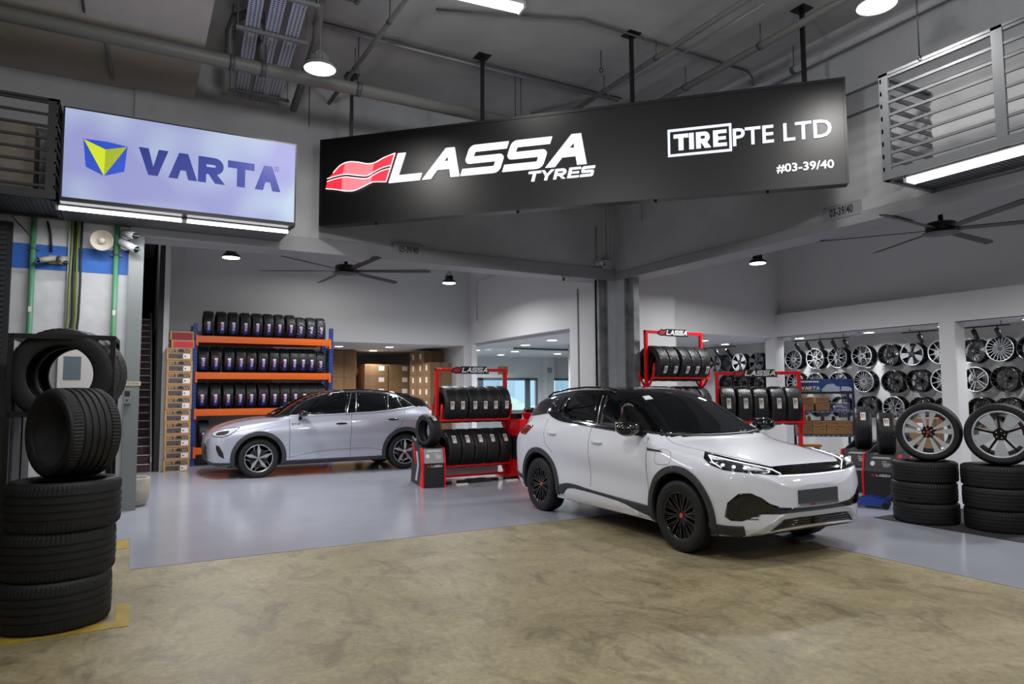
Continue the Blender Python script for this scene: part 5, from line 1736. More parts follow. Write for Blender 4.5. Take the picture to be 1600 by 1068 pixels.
b = MB(); put_text(b, frame((0, -.007, 0), (1, 0, 0), (0, 0, 1)), '03-39/40', width=.13, size=.04); b.build('tag_lettering', m_dark, o)
o = empty('round_planter', (.02, 10.95, 0), 0, 'small cream round planter standing behind the steel channel', 'planter')
b = MB(); b.lathe([(.001, 0), (.15, 0), (.19, .03), (.225, .12), (.235, .38), (.225, .395), (.215, .38), (.205, .30), (.001, .29)], 40); b.build('pot', mat('cream_pot', '#a39c90', .7, noise=('#8c867c', 6, .4, .7)), o)
b = MB(); b.cyl((0, 0, .27), (0, 0, .31), .20, 24); b.build('soil', mat('soil', '#3a322b', .9), o)

# stairs
o = empty('staircase', (.0, 15.5, 0), 0, 'steep narrow staircase with dark red risers and pale metal nosings', 'stairs')
m_riser = mat('dark_red_riser', '#3d1b24', .6); m_nose = mat('pale_nosing', '#9a9a9a', .4, metal=.3)
NS = 21
for k in range(NS):
    y = k*.215; z = k*.165
    b = MB(); b.box(-1.0, .33, y, y+.02, z, z+.165, 0); b.box(-1.0, .33, y, y+.24, z+.135, z+.150, 1); b.box(-1.0, .33, y-.02, y+.02, z+.145, z+.168, 2)
    b.build('step', [m_riser, m_dark, m_nose], o)
b = MB(); b.box(.33, .37, -.02, NS*.215, 0, .02)
vs = [(.345, 0, 0), (.365, 0, 0), (.365, 0, .14), (.345, 0, .14)]
b.add([(.34, -.03, 0), (.37, -.03, 0), (.37, NS*.215, NS*.165), (.34, NS*.215, NS*.165), (.34, -.03, .2), (.37, -.03, .2), (.37, NS*.215, NS*.165+.2), (.34, NS*.215, NS*.165+.2)],
      [(0, 3, 2, 1), (4, 5, 6, 7), (0, 1, 5, 4), (1, 2, 6, 5), (3, 7, 6, 2), (0, 4, 7, 3)], 0)
b.build('side_string', mat('string_grey', '#6a6b6e', .5), o)
# ------------------------------------------------------------------ tyres, shelving and stock
ordn = ['first', 'second', 'third', 'fourth', 'fifth', 'sixth', 'seventh', 'eighth', 'ninth', 'tenth', 'eleventh', 'twelfth', 'thirteenth']
m_lab_blue = mat('label_blue', '#3b3fa6', .4)
m_lab_red = mat('label_red', '#c23340', .4)
m_lab_white = mat('label_white', '#e4e0dd', .45)
m_lab_pink = mat('label_print', '#8e6d68', .5)
rub2 = mat('showroom_rubber', '#17181a', .5, bump=(60, .1))
m_wrap = mat('clear_wrap', '#9aa0ad', .15, metal=.6)


def patch(mb, Rt, a0, a1, w0, w1, mi, lift):
    """rectangle lying on the tread: angles a0..a1 (degrees, local xy), w0..w1 along the axis"""
    n = max(2, int(abs(a1-a0)/4))
    vs = []
    for i in range(n+1):
        t = R(a0+(a1-a0)*i/n)
        for w in (w0, w1):
            for rr in (Rt+lift, Rt-.004):
                vs.append((rr*math.cos(t), rr*math.sin(t), w))
    fs = []
    for i in range(n):
        a = i*4; b = a+4
        fs += [(a, a+2, b+2, b), (a, b, b+1, a+1), (a+2, a+3, b+3, b+2)]
    fs += [(0, 1, 3, 2), (n*4, n*4+2, n*4+3, n*4+1)]
    mb.add(vs, fs, mi)


def shelf_label(tyre, Rt, c):
    """tall blue sticker with white brush mark, red block and rings. c: angle of its middle"""
    b = MB()
    patch(b, Rt, c-24, c+26, -.040, .040, 0, .003)
    patch(b, Rt, c-24, c-17, -.030, .030, 2, .004)
    patch(b, Rt, c-17, c-1, -.038, -.018, 1, .004)
    patch(b, Rt, c-15, c-3, -.012, .026, 2, .004)
    patch(b, Rt, c-11, c-7, -.004, .016, 0, .005)
    patch(b, Rt, c+0, c+9, -.016, .020, 2, .004)
    patch(b, Rt, c+3, c+6, -.008, .010, 0, .005)
    b.build('tread_label', [m_lab_blue, m_lab_red, m_lab_white], tyre)


def paper_label(tyre, Rt, c, tall=1.0, off=0.0):
    b = MB()
    patch(b, Rt, c-12*tall, c+12*tall, off-.034, off+.034, 0, .003)
    patch(b, Rt, c-10*tall, c+1, off-.026, off-.004, 1, .004)
    patch(b, Rt, c-8*tall, c-1, off+.002, off+.024, 1, .004)
    patch(b, Rt, c+2, c+4, off-.026, off+.024, 1, .004)
    b.build('tread_label', [m_lab_white, m_lab_pink], tyre)


def make_tyre(Rt, W, Ri, seg, gr, name='tyre', lug=3, mt=None):
    return tyre_mesh(Rt, W, Ri, seg, gr, lug).build(name, [mt or rub2])


def place(o, loc, rot):
    o.location = loc
    o.rotation_euler = rot
    return o


# --- blue and orange pallet rack
rk = empty('pallet_rack', (2.6, 16.5, 0), 0, 'tall pallet rack with blue uprights and orange beams full of tyres, behind the silver car', 'rack')
m_blue = mat('rack_blue', '#1c3f8f', .45)
m_orange = mat('rack_orange', '#e8660e', .4)
rl = Matrix.Translation(-rk.location)
RX0, RX1, RY0, RY1 = 1.10, 4.10, 16.10, 16.92
for x in (RX0+.04, RX1-.04):
    for y in (RY0+.03, RY1-.05):
        b = MB(); b.box(x-.045, x+.045, y-.03, y+.03, 0, 3.07, 0, rl)
        for k in range(38):
            for sx in (-.02, .02):
                b.box(x+sx-.008, x+sx+.008, y-.0315, y-.03, .06+k*.078, .09+k*.078, 1, rl)
        b.box(x-.07, x+.07, y-.05, y+.05, 0, .012, 2, rl)
        b.build('upright', [m_blue, m_dark, m_galv], rk)
    b = MB()
    for k in range(5):
        z = .3+k*.58
        b.cyl(rl @ Vector((x, RY0+.05, z)), rl @ Vector((x, RY1-.05, z+.4 if k % 2 else z)), .012, 6)
    b.build('brace', m_blue, rk)
TIERS = [2.80, 2.01, 1.22, .40]
for z in TIERS:
    for y in (RY0-.02, RY1-.02):
        b = MB(); b.box(RX0+.09, RX1-.09, y-.02, y+.02, z-.145, z, 0, rl)
        b.box(RX0+.09, RX1-.09, y-.024, y-.02, z-.105, z-.04, 0, rl)
        b.box(RX0+.05, RX0+.10, y-.03, y+.03, z-.22, z+.01, 0, rl).box(RX1-.10, RX1-.05, y-.03, y+.03, z-.22, z+.01, 0, rl)
        b.build('beam', m_orange, rk, bevel=.004)
    b = MB(); b.box(RX0+.09, RX1-.09, RY0, RY1-.04, z-.05, z-.035, 0, rl)
    b.build('deck', mat('deck_grey', '#4a4c50', .6), rk)


def px2x(px):
    return 1.2+(px-311)*.01376


RS = .305
tA = make_tyre(RS, .212, .205, 40, 4, 'shelf_tyre'); shelf_label(tA, RS, 198-90-2)   # label angle measured below
tA.location = (0, 0, -50)
# axis along world X: Ry(90) sends local x to -Z, local y to Y, so the front (-Y) is -90 degrees and below it is -60
for ch in list(tA.children):
    bpy.data.objects.remove(ch)
shelf_label(tA, RS, -74)
tB = make_tyre(RS*.93, .200, .19, 40, 4, 'shelf_tyre'); shelf_label(tB, RS*.93, -74)
b = MB()
for k in range(9):
    b.path([((RS*.93+.004)*math.cos(R(-150+k*14+j*4)), (RS*.93+.004)*math.sin(R(-150+k*14+j*4)), -.09+j*.03) for j in range(7)], .006, 4)
b.build('clear_wrapping', m_wrap, tB)
rows = [('top', TIERS[0], [326, 345, 363, 381, 399, 416.5, 434, 452.5], [469, 486, 503]),
        ('middle', TIERS[1], [319.6, 338, 357.6, 374.6, 391.6, 408.7, 426.2, 442.7, 459, 472.9, 487.3], [503]),
        ('third', TIERS[2], [319, 338, 357, 374.6, 392, 410, 428, 445, 461, 476, 490, 504], []),
        ('floor level', TIERS[3], [323], [])]
first = {}
for rn, z, px, pxw in rows:
    for i, p in enumerate(px+pxw):
        wrapped = i >= len(px)
        src = tB if wrapped else tA
        rr = RS*.93 if wrapped else RS
        lab = ('clear wrapped black tyre' if wrapped else 'black tyre with tall blue sticker')+', %s from left on the %s orange shelf' % (ordn[i], rn)
        rot = (random.uniform(-.03, .03), PI/2, 0)
        loc = (px2x(p), RY0+.31+random.uniform(-.01, .01), z-.035+rr)
        if id(src) not in first:
            first[id(src)] = True
            place(src, loc, rot)
            tag(src, lab, 'tyre', 'tyres on the orange pallet rack')
        else:
            dup(src, loc, rot, lab, 'tyres on the orange pallet rack')

# --- stack of wheel boxes next to the rack
m_kraft = mat('light_kraft_card', '#b98f5f', .75, noise=('#a98052', 4, .4, .7))
m_kraft2 = mat('brown_card', '#7d6647', .8, noise=('#715b3f', 3, .4, .7))
m_cardgrey = mat('card_print_grey', '#4b4a4c', .6)
m_redcard = mat('red_card', '#c32735', .6)


def rtw_box():
    o = tag(MB().box(-.235, .235, 0, .50, 0, .243).build('wheel_box', m_kraft, None, bevel=.004), None)
    F = frame((-.235, -.001, 0), (1, 0, 0), (0, 0, 1))
    b = MB(); b.prism([(.04, .03), (.30, .03), (.30, .125), (.04, .125)], 0, .001, 0, F)
    b.prism([(.205, .03), (.26, .03), (.25, .08), (.21, .08)], .001, .002, 1, F)
    b.build('grey_print', [m_cardgrey, mat('print_maroon', '#41262a', .6)], o)
    b = MB(); b.prism([(.30, .03), (.43, .03), (.43, .125), (.30, .125)], 0, .001, 0, F)
    b.prism([(.325, .06), (.35, .06), (.35, .09), (.325, .09)], .001, .002, 1, F)
    b.build('white_sticker', [m_lab_white, m_cardgrey], o)
    b = MB(); b.prism([(.04, .145), (.43, .145), (.43, .225), (.04, .225)], 0, .0008, 0, F)
    b.build('name_strip', m_cardgrey, o)
    b = MB()
    put_word(b, F @ Matrix.Translation((.055, .150, .001)), 'R', .072, .085, .24, 0, .001)
    put_word(b, F @ Matrix.Translation((.145, .150, .001)), 'T', .072, .07, .24, 0, .001)
    w = [stroke([(0, 1), (.28, .05), (.5, .8), (.72, .05), (1, 1)], .17)]
    for p in w:
        b.prism([(.315+q[0]*.10, .150+q[1]*.068) for q in p], .001, .002, 0, F)
    b.build('name_lettering', m_kraft, o)
    b = MB(); b.prism([(.262+.042*math.cos(2*PI*k/16), .190+.022*math.sin(2*PI*k/16)) for k in range(16)], .001, .003, 0, F)
    b.build('wheel_print', m_dark, o)
    return o


bx0 = rtw_box()
for i in range(10):
    lab = 'kraft wheel box with grey print, %s from the floor in the narrow stack' % ordn[i]
    loc = (.805+random.uniform(-.008, .008), 15.22+random.uniform(-.01, .01), i*.2475)
    if i == 0:
        place(bx0, loc, (0, 0, 0)); tag(bx0, lab, 'box', 'kraft wheel boxes stacked by the rack')
    else:
        dup(bx0, loc, (0, 0, 0), lab, 'kraft wheel boxes stacked by the rack')
for i, (x, y, z, w, hh) in enumerate([(.855, 15.26, 2.475, .40, .16), (.84, 15.42, 2.637, .42, .19)]):
    o = tag(MB().box(-w/2-.01, w/2+.01, 0, .42, 0, hh).build('red_box', m_kraft, None, bevel=.004, loc=(x, y, z)), ['bright red fronted flat box, lower of two on the wheel box stack', 'dark red fronted flat box on top of the wheel box stack'][i], 'box')
    b = MB(); b.box(-w/2+.03, w/2-.01, -.002, 0, .01, hh-.03); b.build('red_front', m_redcard if i == 0 else mat('dark_red_card', '#8f1f30', .6), o)
    b = MB()
    put_text(b, frame((.02, -.003, hh*.45), (1, 0, 0), (0, 0, 1)), 'ROTIFORM' if False else 'WHEELS', width=.06, size=.02) if False else b.box(-.03, .05, -.003, -.002, hh*.42, hh*.48)
    b.build('print_line', m_cardgrey, o)

# --- cartons in the store behind
m_carton = mat('carton_brown', '#86694a', .8, noise=('#7a5f42', 3, .4, .7))


def carton(x0, x1, y0, y1, z0, z1, label, grp, lab_side='front', tape=True):
    cx, cy = (x0+x1)/2, (y0+y1)/2
    w, d, hh = x1-x0-.008, y1-y0-.008, z1-z0-.004
    o = tag(MB().box(-w/2, w/2, -d/2, d/2, 0, hh).build('carton', m_carton, None, bevel=.004, loc=(cx, cy, z0)), label, 'box', grp)
    b = MB()
    if lab_side == 'front':
        b.box(w*.10, w*.34, -d/2-.001, -d/2, hh*.45, hh*.85)
    elif lab_side == 'left':
        b.box(-w/2-.001, -w/2, -d*.12, d*.12, hh*.35, hh*.8)
    if lab_side:
        b.build('shipping_label', m_lab_white, o)
    t = MB(); t.box(-.025, .025, -d/2-.001, -d/2, 0, hh) if lab_side != 'front' else t.box(-w*.4, -w*.2, -d/2-.001, -d/2, hh*.8, hh*.86)
    t.build('tape', mat('packing_tape', '#6b523a', .5), o)
    return o


for k in range(7):
    carton(5.07, 5.80, 20.0, 20.7, k*.402, (k+1)*.402, 'plain brown carton, %s from the floor, stack beside the orange rack' % ordn[k], 'cartons in the tall left stack', None)
for k in range(7):
    carton(5.95, 6.62, 21.3, 22.0, k*.335, (k+1)*.335, 'brown carton, %s from the floor in the stack set back behind' % ordn[k], 'cartons in the set back stack', 'front')
for c in range(2):
    for k in range(7):
        carton([6.08, 6.84][c], [6.82, 7.22][c] if c == 0 else 7.56, 20.1, 20.8, k*.345, (k+1)*.345, 'white labelled carton, %s from the floor in the %s middle stack' % (ordn[k], ['left', 'right'][c]), 'cartons in the middle stacks', 'front')
for c in range(3):
    for k in range(8 if c else 7):
        carton(7.28 if c == 0 else 7.32, 7.93, 17.85+c*.58, 18.42+c*.58, k*.343, (k+1)*.343, 'side labelled carton, %s from the floor, %s row of the right stack' % (ordn[k], ['front', 'second', 'third'][c]), 'cartons in the right stack', 'left')

# --- red tyre display racks
m_red = mat('rack_red', '#e31018', .4, spec=.3)
m_signblack = mat('sign_black', '#111114', .4)
m_signwhite = mat('sign_letter_white', '#f0f0f0', .4)
m_signred = mat('sign_logo_red', '#b0202c', .4)


def brand_plate(parent, c, w, name='name_sign', yoff=-.03):
    """black outline plate with a red wave and white letters, standing in the xz plane at c"""
    s = w/.62
    F = Matrix.Translation(Vector(c)) @ frame((0, yoff, 0), (1, 0, 0), (0, 0, 1))
    out = [(-.31, -.03), (-.27, .025), (-.22, .05), (-.17, .042), (-.13, .055), (.27, .055), (.31, -.055), (-.12, -.055), (-.16, -.05), (-.22, -.055)]
    b = MB(); b.prism([(x*s, y*s) for x, y in out], -.006, .006, 0, F)
    o = b.build(name, m_signblack, parent)
    b = MB(); b.prism([(x*s, y*s) for x, y in [(-.285, -.022), (-.25, .02), (-.22, .034), (-.18, .02), (-.135, .034), (-.16, -.012), (-.18, -.03), (-.22, -.036), (-.25, -.028)]], .006, .010, 0, F)
    b.build('wave_logo', m_signred, o)
    b = MB(); put_word(b, F @ Matrix.Translation((-.135*s, -.034*s, .006)), 'LASSA', .072*s, .43*s, .27, .4, .004, 0, None, 1.55, .18)
    b.build('sign_letters', m_signwhite, o)
    return o


def red_rack(loc, rz, w, tiers, top, label):
    o = empty('tyre_display_rack', loc, rz, label, 'rack')
    for x in (0, w):
        b = MB(); b.box(x-.028, x+.028, -.03, .03, 0, top)
        b.build('upright', m_red, o, bevel=.004)
        for z in tiers:
            f = MB()
            for s in (1, -1):
                f.path([(x, 0, z-.22), (x, s*.08, z-.16), (x, s*.16, z-.05), (x, s*.20, z+.05), (x, s*.23, z+.24)], .022, 8)
            f.build('fork_arm', m_red, o)
        b = MB(); b.box(x-.03, x+.03, -.36, .36, 0, .05); b.build('foot', m_red, o, bevel=.004)
    b = MB(); b.box(-.028, w+.028, -.025, .025, top-.055, top); b.build('top_bar', m_red, o, bevel=.004)
    for z in tiers:
        for s in (1, -1):
            b = MB(); b.box(-.02, w+.02, s*.185-.018, s*.185+.018, z-.055, z-.015); b.build('rail', m_red, o, bevel=.004)
    b = MB(); b.box(0, w, -.02, .02, .05, .09); b.build('bottom_bar', m_red, o)
    brand_plate(o, (w*.46, 0, top-.03), w*.56, yoff=-.034)
    return o


RT = .33
tC = make_tyre(RT, .215, .215, 56, 4, 'display_tyre'); paper_label(tC, RT, -88)
tD = make_tyre(.345, .245, .215, 56, 5, 'display_tyre'); paper_label(tD, .345, -122)
tC_used = tD_used = False


def put_tyre(src, used, loc, rot, lab, grp):
    if not used:
        place(src, loc, rot); tag(src, lab, 'tyre', grp)
    else:
        dup(src, loc, rot, lab, grp)
    return True


red_rack((4.70, 11.2, 0), 0, 1.37, [1.10, .30], 1.98, 'red two tier tyre rack between the silver car and the white car')
for i in range(6):
    tC_used = put_tyre(tC, tC_used, (4.86+i*.212, 11.2, 1.065+.27), (random.uniform(-.06, .06), PI/2, 0), 'new tyre, %s from left on the upper tier of the low red rack' % ordn[i], 'tyres on the low red rack, upper tier')
for i in range(5):
    tD_used = put_tyre(tD, tD_used, (4.90+i*.252, 11.2, .265+.29), (random.uniform(-.06, .06), PI/2, 0), 'new wide tyre, %s from left on the lower tier of the low red rack' % ordn[i], 'tyres on the low red rack, lower tier')
b = MB(); b.box(4.75, 6.0, 11.36, 11.38, .06, .28)
tag(b.build('backing_board', m_lab_white), 'white board standing behind the foot of the low red rack', 'panel')

red_rack((8.26, 9.78, 0), 0, 1.37, [1.83, 1.08, .32], 2.68, 'tall red tyre rack standing behind the roof of the white car')
tE = make_tyre(RT, .235, .215, 56, 5, 'display_tyre'); paper_label(tE, RT, -68, 1.0, .03)
tE_used = False
for t, z in enumerate((1.83, 1.08, .32)):
    for i in range(5):
        tE_used = put_tyre(tE, tE_used, (8.42+i*.262, 9.78, z-.035+.27), (random.uniform(-.08, .08), PI/2, 0), 'new tyre, %s from the left on the %s tier of the tall red rack' % (ordn[i], ['top', 'second', 'lowest'][t]), 'tyres on the tall red rack')

A3 = R(-37)
c3, s3 = math.cos(A3), math.sin(A3)
R3 = Vector((9.43, 8.25, 0))-Vector((c3, s3, 0))*.68
red_rack(R3, A3, 1.36, [1.06], 1.88, 'red tyre rack with one tier left of the battery shelf')
tF = make_tyre(RT, .235, .215, 56, 4, 'display_tyre'); paper_label(tF, RT, -98, 1.25)
tF_used = False
for i in range(5):
    p = R3+Vector((c3, s3, 0))*(.15+i*.264)
    tF_used = put_tyre(tF, tF_used, (p.x, p.y, 1.025+.27), (random.uniform(-.05, .05), PI/2, A3), 'new tyre, %s from the left on the single tier red rack' % ordn[i], 'tyres on the single tier red rack')


# --- floor displays: a dark wedge with chevron sides and one tyre on top
m_charcoal = mat('charcoal_panel', '#1c1d20', .5)
m_infogrey = mat('info_panel_grey', '#8f9092', .45)
m_silverpan = mat('silver_chevron', '#b6b7c3', .4)


def floor_display(loc, rz, label, info=m_infogrey, w=.36, L_=1.0, hh=.63):
    o = empty('floor_display', loc, rz, label, 'display stand')
    prof = [(0, 0), (L_, 0), (L_-.10, hh+.12), (L_-.22, hh+.10), (L_-.34, hh), (.10, hh), (0, .40)]   # (y, z)
    b = MB(); b.prism(prof, -w/2+.01, w/2-.01, 0, frame((0, 0, 0), (0, 1, 0), (0, 0, 1)))
    b.build('base', m_charcoal, o)
    for s in (1, -1):
        x = s*(w/2)
        F = frame((x, 0, 0), (0, 1, 0), (0, 0, 1))
        b = MB(); b.prism([(-.012, 0), (.28, 0), (.10, .30), (.24, hh+.01), (.08, hh+.01), (-.012, .41)], -.012, .012, 0, F)
        b.build('red_side', m_red, o)
        b = MB(); b.prism([(.28, 0), (L_+.02, 0), (L_-.08, hh+.16), (L_-.25, hh+.12), (.26, hh+.01), (.10, .30)], -.008, .008, 0, F)
        b.build('side_panel', m_charcoal, o)
        b = MB(); b.prism([(.46, .07), (.62, .07), (.44, .33), (.56, .56), (.41, .56), (.30, .33)], -.013, .013, 0, F)
        b.build('silver_chevron', m_silverpan, o)
        b = MB(); b.prism([(.58, .30), (L_-.10, hh+.04), (L_-.22, hh+.06), (.60, .46)], -.013, .013, 0, F)
        b.build('red_chevron', m_red, o)
    M = frame((0, -.002, .40), (1, 0, 0), (0, .10, hh-.40))
    b = MB(); b.prism([(-w/2+.02, .0), (w/2-.02, 0), (w/2-.02, .245), (-w/2+.02, .245)], 0, .004, 0, M)
    b.build('info_panel', info, o)
    b = MB()
    for k, (a, c, y) in enumerate([(-.10, .12, .21), (-.12, .13, .195), (.02, .08, .15), (.02, .13, .12), (.04, .13, .10), (.04, .11, .08)]):
        b.prism([(a, y), (c, y), (c, y+.007), (a, y+.007)], .004, .005, 0, M)
    b.prism([(-.10+.03*math.cos(k*PI/8), .12+.035*math.sin(k*PI/8)) for k in range(16)], .004, .005, 0, M)
    b.build('info_print', m_lab_white, o)
    M2 = frame((-.10, -.003, .335), (1, 0, 0), (0, 0, 1))
    b = MB(); put_word(b, M2 @ Matrix.Translation((.05, 0, 0)), 'LASSA', .035, .19, .24, .4, .002, 0, None, 1.5, .2)
    b.build('name_lettering', m_lab_white, o)
    b = MB(); b.prism([(-.02, .008), (.0, .032), (.02, .024), (.042, .034), (.030, .004), (.008, -.002)], 0, .002, 0, M2)
    b.build('wave_logo', m_signred, o)
    return o


def at_local(o, x, y, z):
    return Matrix.Translation(o.location) @ Matrix.Rotation(o.rotation_euler[2], 4, 'Z') @ Vector((x, y, z))


d1 = floor_display((4.33, 10.43, 0), R(-10), 'dark and red wedge display with a tyre on top, left of the low red rack')
d2 = floor_display((9.70, 6.66, 0), R(-72), 'black wedge display carrying a tall tyre, behind the nose of the white car', mat('info_panel_dark', '#2e2f32', .5), .44)
d3 = floor_display((9.24, 5.98, 0), R(-72), 'black wedge display with blue jack at its foot, beside the right tyre stacks', mat('info_panel_dark', '#2e2f32', .5), .44)
tG = make_tyre(.285, .20, .185, 64, 4, 'display_tyre'); paper_label(tG, .285, -140)
p = at_local(d1, .0, .47, .63+.275); place(tG, p, (0, PI/2, R(10))); tag(tG, 'new tyre with a yellowish label standing on the left floor display', 'tyre')
tH = make_tyre(.335, .235, .215, 56, 5, 'display_tyre'); paper_label(tH, .335, -125)
p = at_local(d2, 0, .45, .63+.328); place(tH, p, (0, PI/2, R(-55))); tag(tH, 'tall new tyre standing on the left one of the two right floor displays', 'tyre')
tI = make_tyre(.30, .225, .205, 56, 5, 'display_tyre'); paper_label(tI, .30, -125)
p = at_local(d3, 0, .40, .63+.293); place(tI, p, (0, PI/2, R(-55))); tag(tI, 'lower new tyre standing on the display next to the right tyre stacks', 'tyre')

# --- bits under the low red rack
for i, (x, y, l) in enumerate([(4.62, 10.72, 'left'), (5.02, 10.74, 'second'), (5.55, 10.78, 'third'), (5.92, 10.74, 'right')]):
    b = MB(); b.box(-.14, .14, -.03, .03, 0, .05).box(-.10, -.06, -.09, .09, 0, .035).box(.06, .10, -.09, .09, 0, .03)
    tag(b.build('dolly_bar', m_black, None, bevel=.005, loc=(x, y, 0.004), rot=(0, 0, R(-20+i*9))), 'black metal dolly bar on the floor under the low red rack, ' + l + (' one' if l in ('second', 'third') else 'most one'), 'dolly')
b = MB(); b.box(-.21, .21, -.14, .14, 0, .03); b.box(-.19, .19, -.12, .12, .03, .045, 1)
tag(b.build('black_tray', [m_black, m_dark], None, bevel=.006, loc=(5.30, 10.80, .004), rot=(0, 0, R(4))), 'flat black tray on the floor under the low red rack', 'tray')
for i, (x, y) in enumerate([(4.88, 10.56), (5.86, 10.60)]):
    o = tag(MB().box(-.11, .11, -.045, .045, 0, .02).build('white_leaflet', m_lab_white, None, loc=(x, y, .004)), ['left', 'right'][i]+' white name tag lying at the foot of the low red rack', 'tag')
    b = MB(); put_word(b, frame((-.05, -.02, .021), (1, 0, 0), (0, 1, 0)), 'LASSA', .035, .14, .24, .4, .001, 0, None, 1.5, .2); b.prism([(-.09, -.01), (-.06, -.015), (-.055, .015), (-.085, .012)], 0, .001, 0, Matrix.Translation((0, 0, .021)))
    b.build('tag_print', m_signred, o)

# --- red cabinet with things on top
o = empty('red_cabinet', (6.33, 10.80, 0), R(-4), 'red and black workshop cabinet right of the low red rack', 'cabinet')
b = MB(); b.box(-.27, .42, -.20, .35, 0, .34); b.build('lower_body', m_red, o, bevel=.01)
b = MB(); b.box(-.268, .418, -.198, .348, .34, .76); b.build('middle_body', m_charcoal, o)
b = MB(); b.box(-.27, .42, -.20, .35, .76, 1.06); b.build('upper_body', m_red, o, bevel=.01)
o2 = empty('red_planter', (6.38, 10.78, 1.06), 0, 'red tub full of dark clippings on the red cabinet', 'pot')
b = MB(); b.lathe([(.001, 0), (.13, 0), (.17, .10), (.18, .10), (.18, .12), (.16, .12), (.15, .05), (.001, .05)], 28); b.build('tub', m_red, o2)
b = MB()
random.seed(5)
for k in range(70):
    a = random.uniform(0, 2*PI); r_ = random.uniform(0, .15)
    c_ = Vector((r_*math.cos(a), r_*math.sin(a), .10+random.uniform(0, .07)))
    b.path([c_, c_+Vector((random.uniform(-.03, .03), random.uniform(-.03, .03), .02)), c_+Vector((random.uniform(-.05, .05), random.uniform(-.05, .05), .03))], .010, 5)
tag(b.build('black_valves', mat('glossy_black_bits', '#0d0d10', .2), o2), kind='stuff')
b = MB(); b.box(-.10, .10, -.06, .06, 0, .10)
tag(b.build('black_device', m_black, None, bevel=.008, loc=(6.18, 11.0, 1.06)), 'small black device on the left of the red cabinet top', 'device')
b = MB(); b.box(-.11, .11, -.01, .01, 0, .16)
o = tag(b.build('hanging_tag', mat('brass_plate', '#a08a58', .4), None, bevel=.004, loc=(6.40, 11.9, 1.90)), 'small brass coloured sign behind the right post of the low red rack', 'sign')
b = MB(); b.box(-.08, .08, -.012, -.010, .05, .11); b.build('sign_print', mat('brass_dark', '#5d5034', .5), o)
b = MB(); b.cyl((0, 0, -1.9), (0, 0, 0), .008, 6); b.build('stand_rod', m_galv2, o)

# office furniture seen through the glass
for i, (x, y) in enumerate([(10.6, 19.4), (12.1, 18.5)]):
    o = empty('office_chair', (x, y, 0), R(200+20*i), ['blue office chair behind the glass, left one', 'blue office chair behind the glass beside the white car tail'][i], 'chair')
    b = MB(); b.box(-.24, .24, -.24, .24, .42, .50); b.build('seat', mat('chair_blue', '#2f4668', .6), o, bevel=.03)
    b = MB(); b.prism([(-.24, .55), (.24, .55), (.23, .98), (.14, 1.10), (-.14, 1.10), (-.23, .98)], .20, .26, 0, frame((0, 0, 0), (1, 0, 0), (0, 0, 1)) @ Matrix.Rotation(0, 4, 'X')); b.build('backrest', mat('chair_blue', '#2f4668', .6), o)
    b = MB(); b.cyl((0, 0, .05), (0, 0, .42), .03, 12); b.build('column', m_dark, o)
    b = MB()
    for k in range(5):
        b.cyl((0, 0, .07), (.28*math.cos(k*2*PI/5), .28*math.sin(k*2*PI/5), .04), .018, 8)
    b.build('star_base', m_dark, o)
o = empty('office_plant', (9.75, 19.2, 0), 0, 'leafy plant on the office floor behind the glass', 'plant')
b = MB(); b.lathe([(.001, 0), (.16, 0), (.2, .35), (.18, .35), (.001, .3)], 24); b.build('pot', m_wall, o)
b = MB()
for k in range(160):
    a = random.uniform(0, 2*PI); el = random.uniform(.2, 1.3); r0 = random.uniform(.1, .5)
    c_ = Vector((r0*math.cos(a)*math.cos(el), r0*math.sin(a)*math.cos(el), .55+r0*1.3*math.sin(el)))
    d_ = Vector((math.cos(a), math.sin(a), random.uniform(-.3, .6))).normalized()*.10
    n_ = d_.orthogonal().normalized()*.025
    b.add([c_-d_*.5, c_+n_, c_+d_, c_-n_], [(0, 1, 2, 3)], 0)
b.build('foliage', mat('leaf_green', '#5d7a63', .6), o)
b = MB(); b.cyl((0, 0, .3), (0, 0, .9), .015, 8); b.build('stem', mat('stem_brown', '#4d4234', .7), o)
o = empty('reception_desk', (9.6, 17.8, 0), 0, 'pale counter behind the glass screen', 'desk')
b = MB(); b.box(-.9, 1.6, -.05, .5, 0, .98); b.build('body', m_wall, o); b = MB(); b.box(-.95, 1.65, -.1, .55, .98, 1.02); b.build('top', m_infogrey, o)

# --- battery shelf
AB = R(-40)
vb = empty('battery_shelf', (10.62, 7.86, 0), AB, 'dark blue battery shelf with a picture header and brown battery boxes', 'shelf')
m_navy = mat('navy_metal', '#121d46', .4)
HW = .45
for x in (-HW, HW):
    for y in (-.16, .16):
        b = MB(); b.box(x-.018, x+.018, y-.018, y+.018, 0, 1.50 if y > 0 else 1.50); b.build('post', m_navy, vb)
for z in (1.20, .79, .40, .08):
    b = MB(); b.box(-HW-.01, HW+.01, -.20, .20, z-.035, z); so = b.build('shelf', m_navy, vb)
    b = MB()
    for k in range(11):
        b.box(-HW+.04+k*.08, -HW+.095+k*.08, -.2015, -.20, z-.024, z-.014)
    b.build('edge_print', mat('print_pale', '#a9b0c4', .5), so)
b = MB(); b.box(-HW-.01, HW+.01, -.20, -.18, 1.49, 1.75); hd = b.build('header', mat('header_blue', '#142a5c', .35, noise=('#274a86', 3, .45, .6)), vb)
FH = frame((0, -.2015, 1.49), (1, 0, 0), (0, 0, 1))
b = MB(); put_word(b, FH @ Matrix.Translation((-.40, .075, 0)), 'VARTA', .055, .30, .27, .1, .001, 0, None, 1.25, .17)
b.prism([(-.42, .20), (-.10, .20), (-.12, .225), (-.42, .225)], 0, .001, 0, FH)
b.build('header_lettering', m_lab_white, hd)
